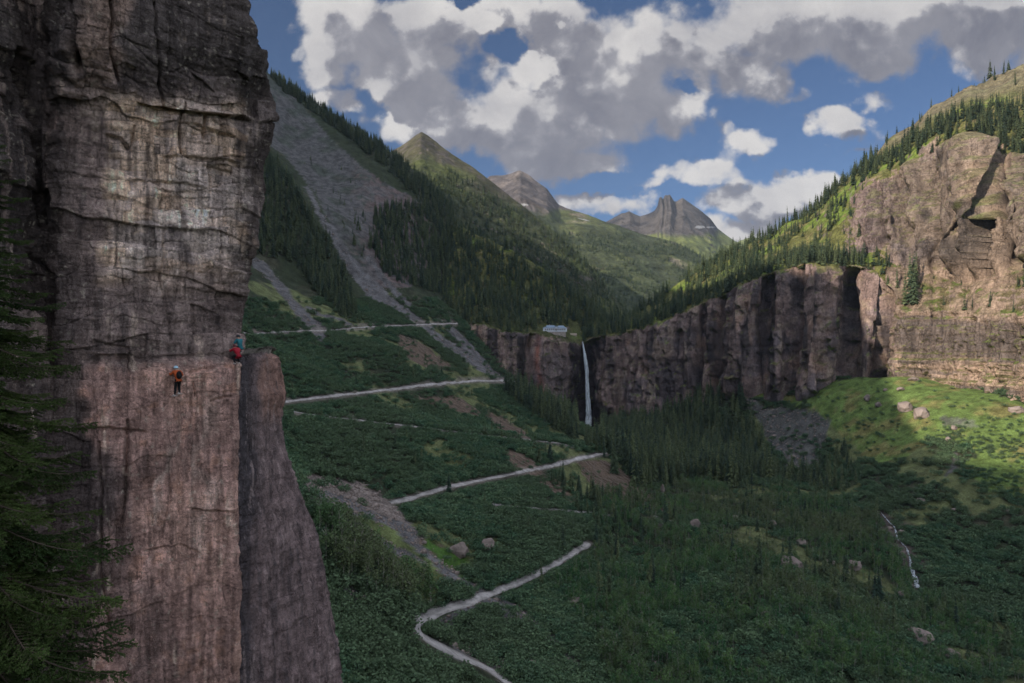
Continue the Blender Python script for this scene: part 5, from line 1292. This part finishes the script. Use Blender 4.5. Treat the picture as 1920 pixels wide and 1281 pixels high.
person(p2, yaw_wall, J_std((0, -.16, .52), (0, -.10, .66), (0, .05, .84), (0, .16, .95), (0, .24, 1.0), (0, .30, 1.07), .09, [(.17, .18, .46), (.16, .16, .48)], [(.13, -.04, .09), (.13, .0, .12)],
                             (.19, .08, .88), [(.30, .22, .74), (.30, .22, .76)], [(.22, .36, .86), (.24, .36, .84)], [(.21, .44, .88), (.23, .44, .86)]),
       plain_mat('red_jacket', (.28, .010, .024), .65), plain_mat('red_helmet', (.10, .012, .02), .4, .4, .05), 'climber in red jacket and black trousers crouching at the edge just below the ledge', None)
p3 = P3(448.5, 664, 41.5) + np.array([0, 0, .06])
person(p3, yaw_wall + .2, J_std((0, -.10, .36), (0, -.06, .52), (0, .02, .74), (0, .06, .88), (0, .10, .96), (0, .12, 1.06), .09, [(.16, .22, .42), (.16, .20, .44)], [(.13, .02, .10), (.13, .02, .10)],
                             (.18, .02, .80), [(.27, .12, .58), (.27, .14, .60)], [(.18, .34, .56), (.20, .34, .58)], [(.17, .42, .56), (.19, .42, .58)]),
       plain_mat('teal_jacket', (.02, .13, .16), .7), plain_mat('dark_helmet', (.02, .022, .03), .4, .4), 'climber in teal jacket and dark helmet squatting on the rock ledge behind the red one', None)
msteel = plain_mat('steel', (.45, .44, .43), .4, .5, .1, 3, .8)
for (dx, dz, lab) in ((-.16, .035, 'steel rung in the rock under the lower white shoe of the orange climber'), (.10, .135, 'steel rung in the rock under the higher white shoe of the orange climber')):
    t_ = np.array([math.cos(yaw_wall), math.sin(yaw_wall), 0]); c = p1 + t_ * dx + np.array([0, 0, dz - .05]); m_ = MB()
    for q0, q1 in ((-.162, -.138), (.138, .162)):
        a0, b0, b1, a1 = c + t_ * q0 - WN * .45, c + t_ * q0 + WN * .03, c + t_ * q1 + WN * .03, c + t_ * q1 - WN * .45; u_ = np.array([0, 0, .024]); m_.poly([tuple(v) for v in (a0, b0, b1, a1, a0 + u_, b0 + u_, b1 + u_, a1 + u_)], [(0, 1, 2, 3), (4, 7, 6, 5), (0, 4, 5, 1), (1, 5, 6, 2), (2, 6, 7, 3), (3, 7, 4, 0)])
    a0, b0, b1, a1 = c - t_ * .137 + WN * .006, c - t_ * .137 + WN * .03, c + t_ * .137 + WN * .03, c + t_ * .137 + WN * .006; m_.poly([tuple(v) for v in (a0, b0, b1, a1, a0 + u_, b0 + u_, b1 + u_, a1 + u_)], [(0, 1, 2, 3), (4, 7, 6, 5), (0, 4, 5, 1), (1, 5, 6, 2), (2, 6, 7, 3), (3, 7, 4, 0)])
    tag(m_.build('steel_rung', msteel), lab, 'rung')

# ------------------------------------------------------------------ the spruce close to the viewer
mneed = leaf_mat('near_spruce_needles', (0.036, 0.066, 0.022, 1), (0.075, 0.112, 0.032, 1), None, 0.2)


def branch_mesh(seed):
    """2 m spruce bough along +x: bent stem, side twigs, needles all along them"""
    r = random.Random(seed); V, Fc, mi = [], [], []
    def stem(a, b, ra, rb, m=1):
        d = (b - a).normalized(); s = d.cross(Vector((0, 0, 1))); s = s.normalized() if s.length > .05 else Vector((1, 0, 0)); u = s.cross(d); k = len(V)
        for p, q in ((a, ra), (b, rb)):
            for i in range(3): V.append(tuple(p + (s * math.cos(i * 2.094) + u * math.sin(i * 2.094)) * q))
        for i in range(3): Fc.append((k + i, k + (i + 1) % 3, k + 3 + (i + 1) % 3)); Fc.append((k + i, k + 3 + (i + 1) % 3, k + 3 + i)); mi.extend((m, m))
    def needles(a, b, n, ln):
        d = (b - a); L = d.length; d.normalize()
        for _ in range(n):
            p = a + d * L * r.random(); q = Vector((r.gauss(0, 1), r.gauss(0, 1), r.gauss(.35, 1))); q = (q - d * q.dot(d)).normalized(); t = (q * .75 + d * .7).normalized() * ln * r.uniform(.7, 1.2); w = t.cross(Vector((r.gauss(0, 1), r.gauss(0, 1), r.gauss(0, 1)))).normalized() * .0095; k = len(V)
            V.extend((tuple(p - w), tuple(p + w), tuple(p + t))); Fc.append((k, k + 1, k + 2)); mi.append(0)
    pts_, p = [], Vector((0, 0, 0)); n = 14
    for i in range(n + 1):
        t = i / n; pts_.append(Vector((2 * t, .10 * math.sin(t * 3 + seed), -.42 * math.sin(t * 1.9) + .26 * t * t)))
    for i in range(n): stem(pts_[i], pts_[i + 1], .017 * (1 - i / n) + .003, .017 * (1 - (i + 1) / n) + .003)
    needles(pts_[n - 3], pts_[n], 130, .034)
    for i in range(2, n):
        for sg in (-1, 1):
            for rep_ in range(2):
                if r.random() < .12: continue
                t = (i + rep_ * .5) / n; a = pts_[i].lerp(pts_[min(i + 1, n)], rep_ * .5); L = (.62 * (1 - t) + .14) * r.uniform(.6, 1.15); an = r.uniform(.7, 1.1) * sg; d = Vector((math.cos(an), math.sin(an), r.uniform(-.45, -.02))); b = a + d * L; stem(a, b, .005, .0025)
                needles(a.lerp(b, .08), b, int(150 * L), .032)
                for q in range(int(L / .11)):
                    s = r.uniform(.25, .95); a2 = a.lerp(b, s); an2 = an + r.choice((-1, 1)) * r.uniform(.5, .9); L2 = L * .42 * (1.1 - s) + .06; b2 = a2 + Vector((math.cos(an2), math.sin(an2), r.uniform(-.5, -.05))) * L2; needles(a2, b2, int(190 * L2), .030)
    return tri_mesh('branch', V, Fc, mi, [mneed, M['bark']])


BR = [branch_mesh(i) for i in range(5)]
TX, TY = -10.35, 13.0; TZ0, TZ1 = -21.0, 4.7
tree = empty('spruce_tree', (TX, TY, TZ0)); tag(tree, 'large dark spruce close to the viewer, its boughs reaching in front of the cliff', 'tree')
tv = []; kk = np.linspace(0, 2 * math.pi, 13)[:-1]; zz = np.linspace(0, TZ1 - TZ0, 60)
for z in zz: r_ = .34 * (1 - z / (TZ1 - TZ0)) ** .8 + .015; tv.append(np.stack([np.cos(kk) * r_, np.sin(kk) * r_, np.full(12, z)], -1) * np.array([1, 1, 1]) + fbm(np.array([[0, 0, z / 3]]), 2, 950) * np.array([.05, .05, 0]))
tv = np.array(tv); tv = np.concatenate([tv, tv[:, :1]], 1); link('trunk', mesh_np('trunk', tv, grid_faces(60, 13), M['bark']), tree)
lst = []
z = TZ1 - .15; i = 0
while z > -9.5:
    rad = .40 + (TZ1 - z) * .255; nb_ = 10
    for q in range(nb_):
        a = q / nb_ * 6.283 + i * 1.1 + rng.uniform(-.25, .25); lst.append((z + rng.uniform(-.1, .1), a, rad * rng.uniform(.75, 1.18)))
    z -= .30 + .012 * i * .6; i += 1
seen = [b for b in lst if TX + b[2] * math.cos(b[1]) > -9.75 and -10.2 < b[0]]; seen.sort(key=lambda b: -b[2] * math.cos(b[1])); first = set(map(id, seen[:98])); massV, massF, massI, off = [], [], [], 0
for b in lst:
    z, a, L = b; tilt = .12 + (z - 4.7) * -.012; mtx = Matrix.Translation((0, 0, z - TZ0)) @ Matrix.Rotation(a, 4, 'Z') @ Matrix.Rotation(tilt + rng.normal(0, .06), 4, 'Y') @ Matrix.Diagonal((L / 2, L / 2 * 1.05, L / 2, 1)) @ Matrix.Rotation(rng.normal(0, .15), 4, 'X')
    me = BR[int(rng.integers(5))]
    o = link('branch', me, tree) if id(b) in first else None
    if o is not None: o.matrix_local = mtx
    else:
        n = len(me.vertices); co = np.empty(n * 3, np.float32); me.vertices.foreach_get('co', co); co = co.reshape(-1, 3) @ np.array(mtx)[:3, :3].T + np.array(mtx)[:3, 3]; f = np.empty(len(me.polygons) * 3, np.int32); me.polygons.foreach_get('vertices', f); ii = np.empty(len(me.polygons), np.int32); me.polygons.foreach_get('material_index', ii); massV.append(co); massF.append(f.reshape(-1, 3) + off); massI.append(ii); off += n
o = link('boughs', mesh_np('boughs', np.concatenate(massV), np.concatenate(massF), [mneed, M['bark']], None, False, np.concatenate(massI)), tree); o['kind'] = 'stuff'

# ------------------------------------------------------------------ valley air
HAZE = 2.6e-5
hz = MB().box(-5200, 5200, -900, 8200, -190, 1900).build('haze', None); hz.data.materials.clear(); mh = bpy.data.materials.new('valley_air'); mh.use_nodes = True; th = NT(mh.node_tree); th.n.clear()
ho = th.new('ShaderNodeOutputMaterial'); pv = th.new('ShaderNodeVolumePrincipled'); pv.inputs['Color'].default_value = (.62, .78, 1.0, 1); pv.inputs['Density'].default_value = HAZE; pv.inputs['Anisotropy'].default_value = .2; th.l.new(pv.outputs[0], ho.inputs['Volume'])
hz.data.materials.append(mh); tag(hz, kind='stuff')
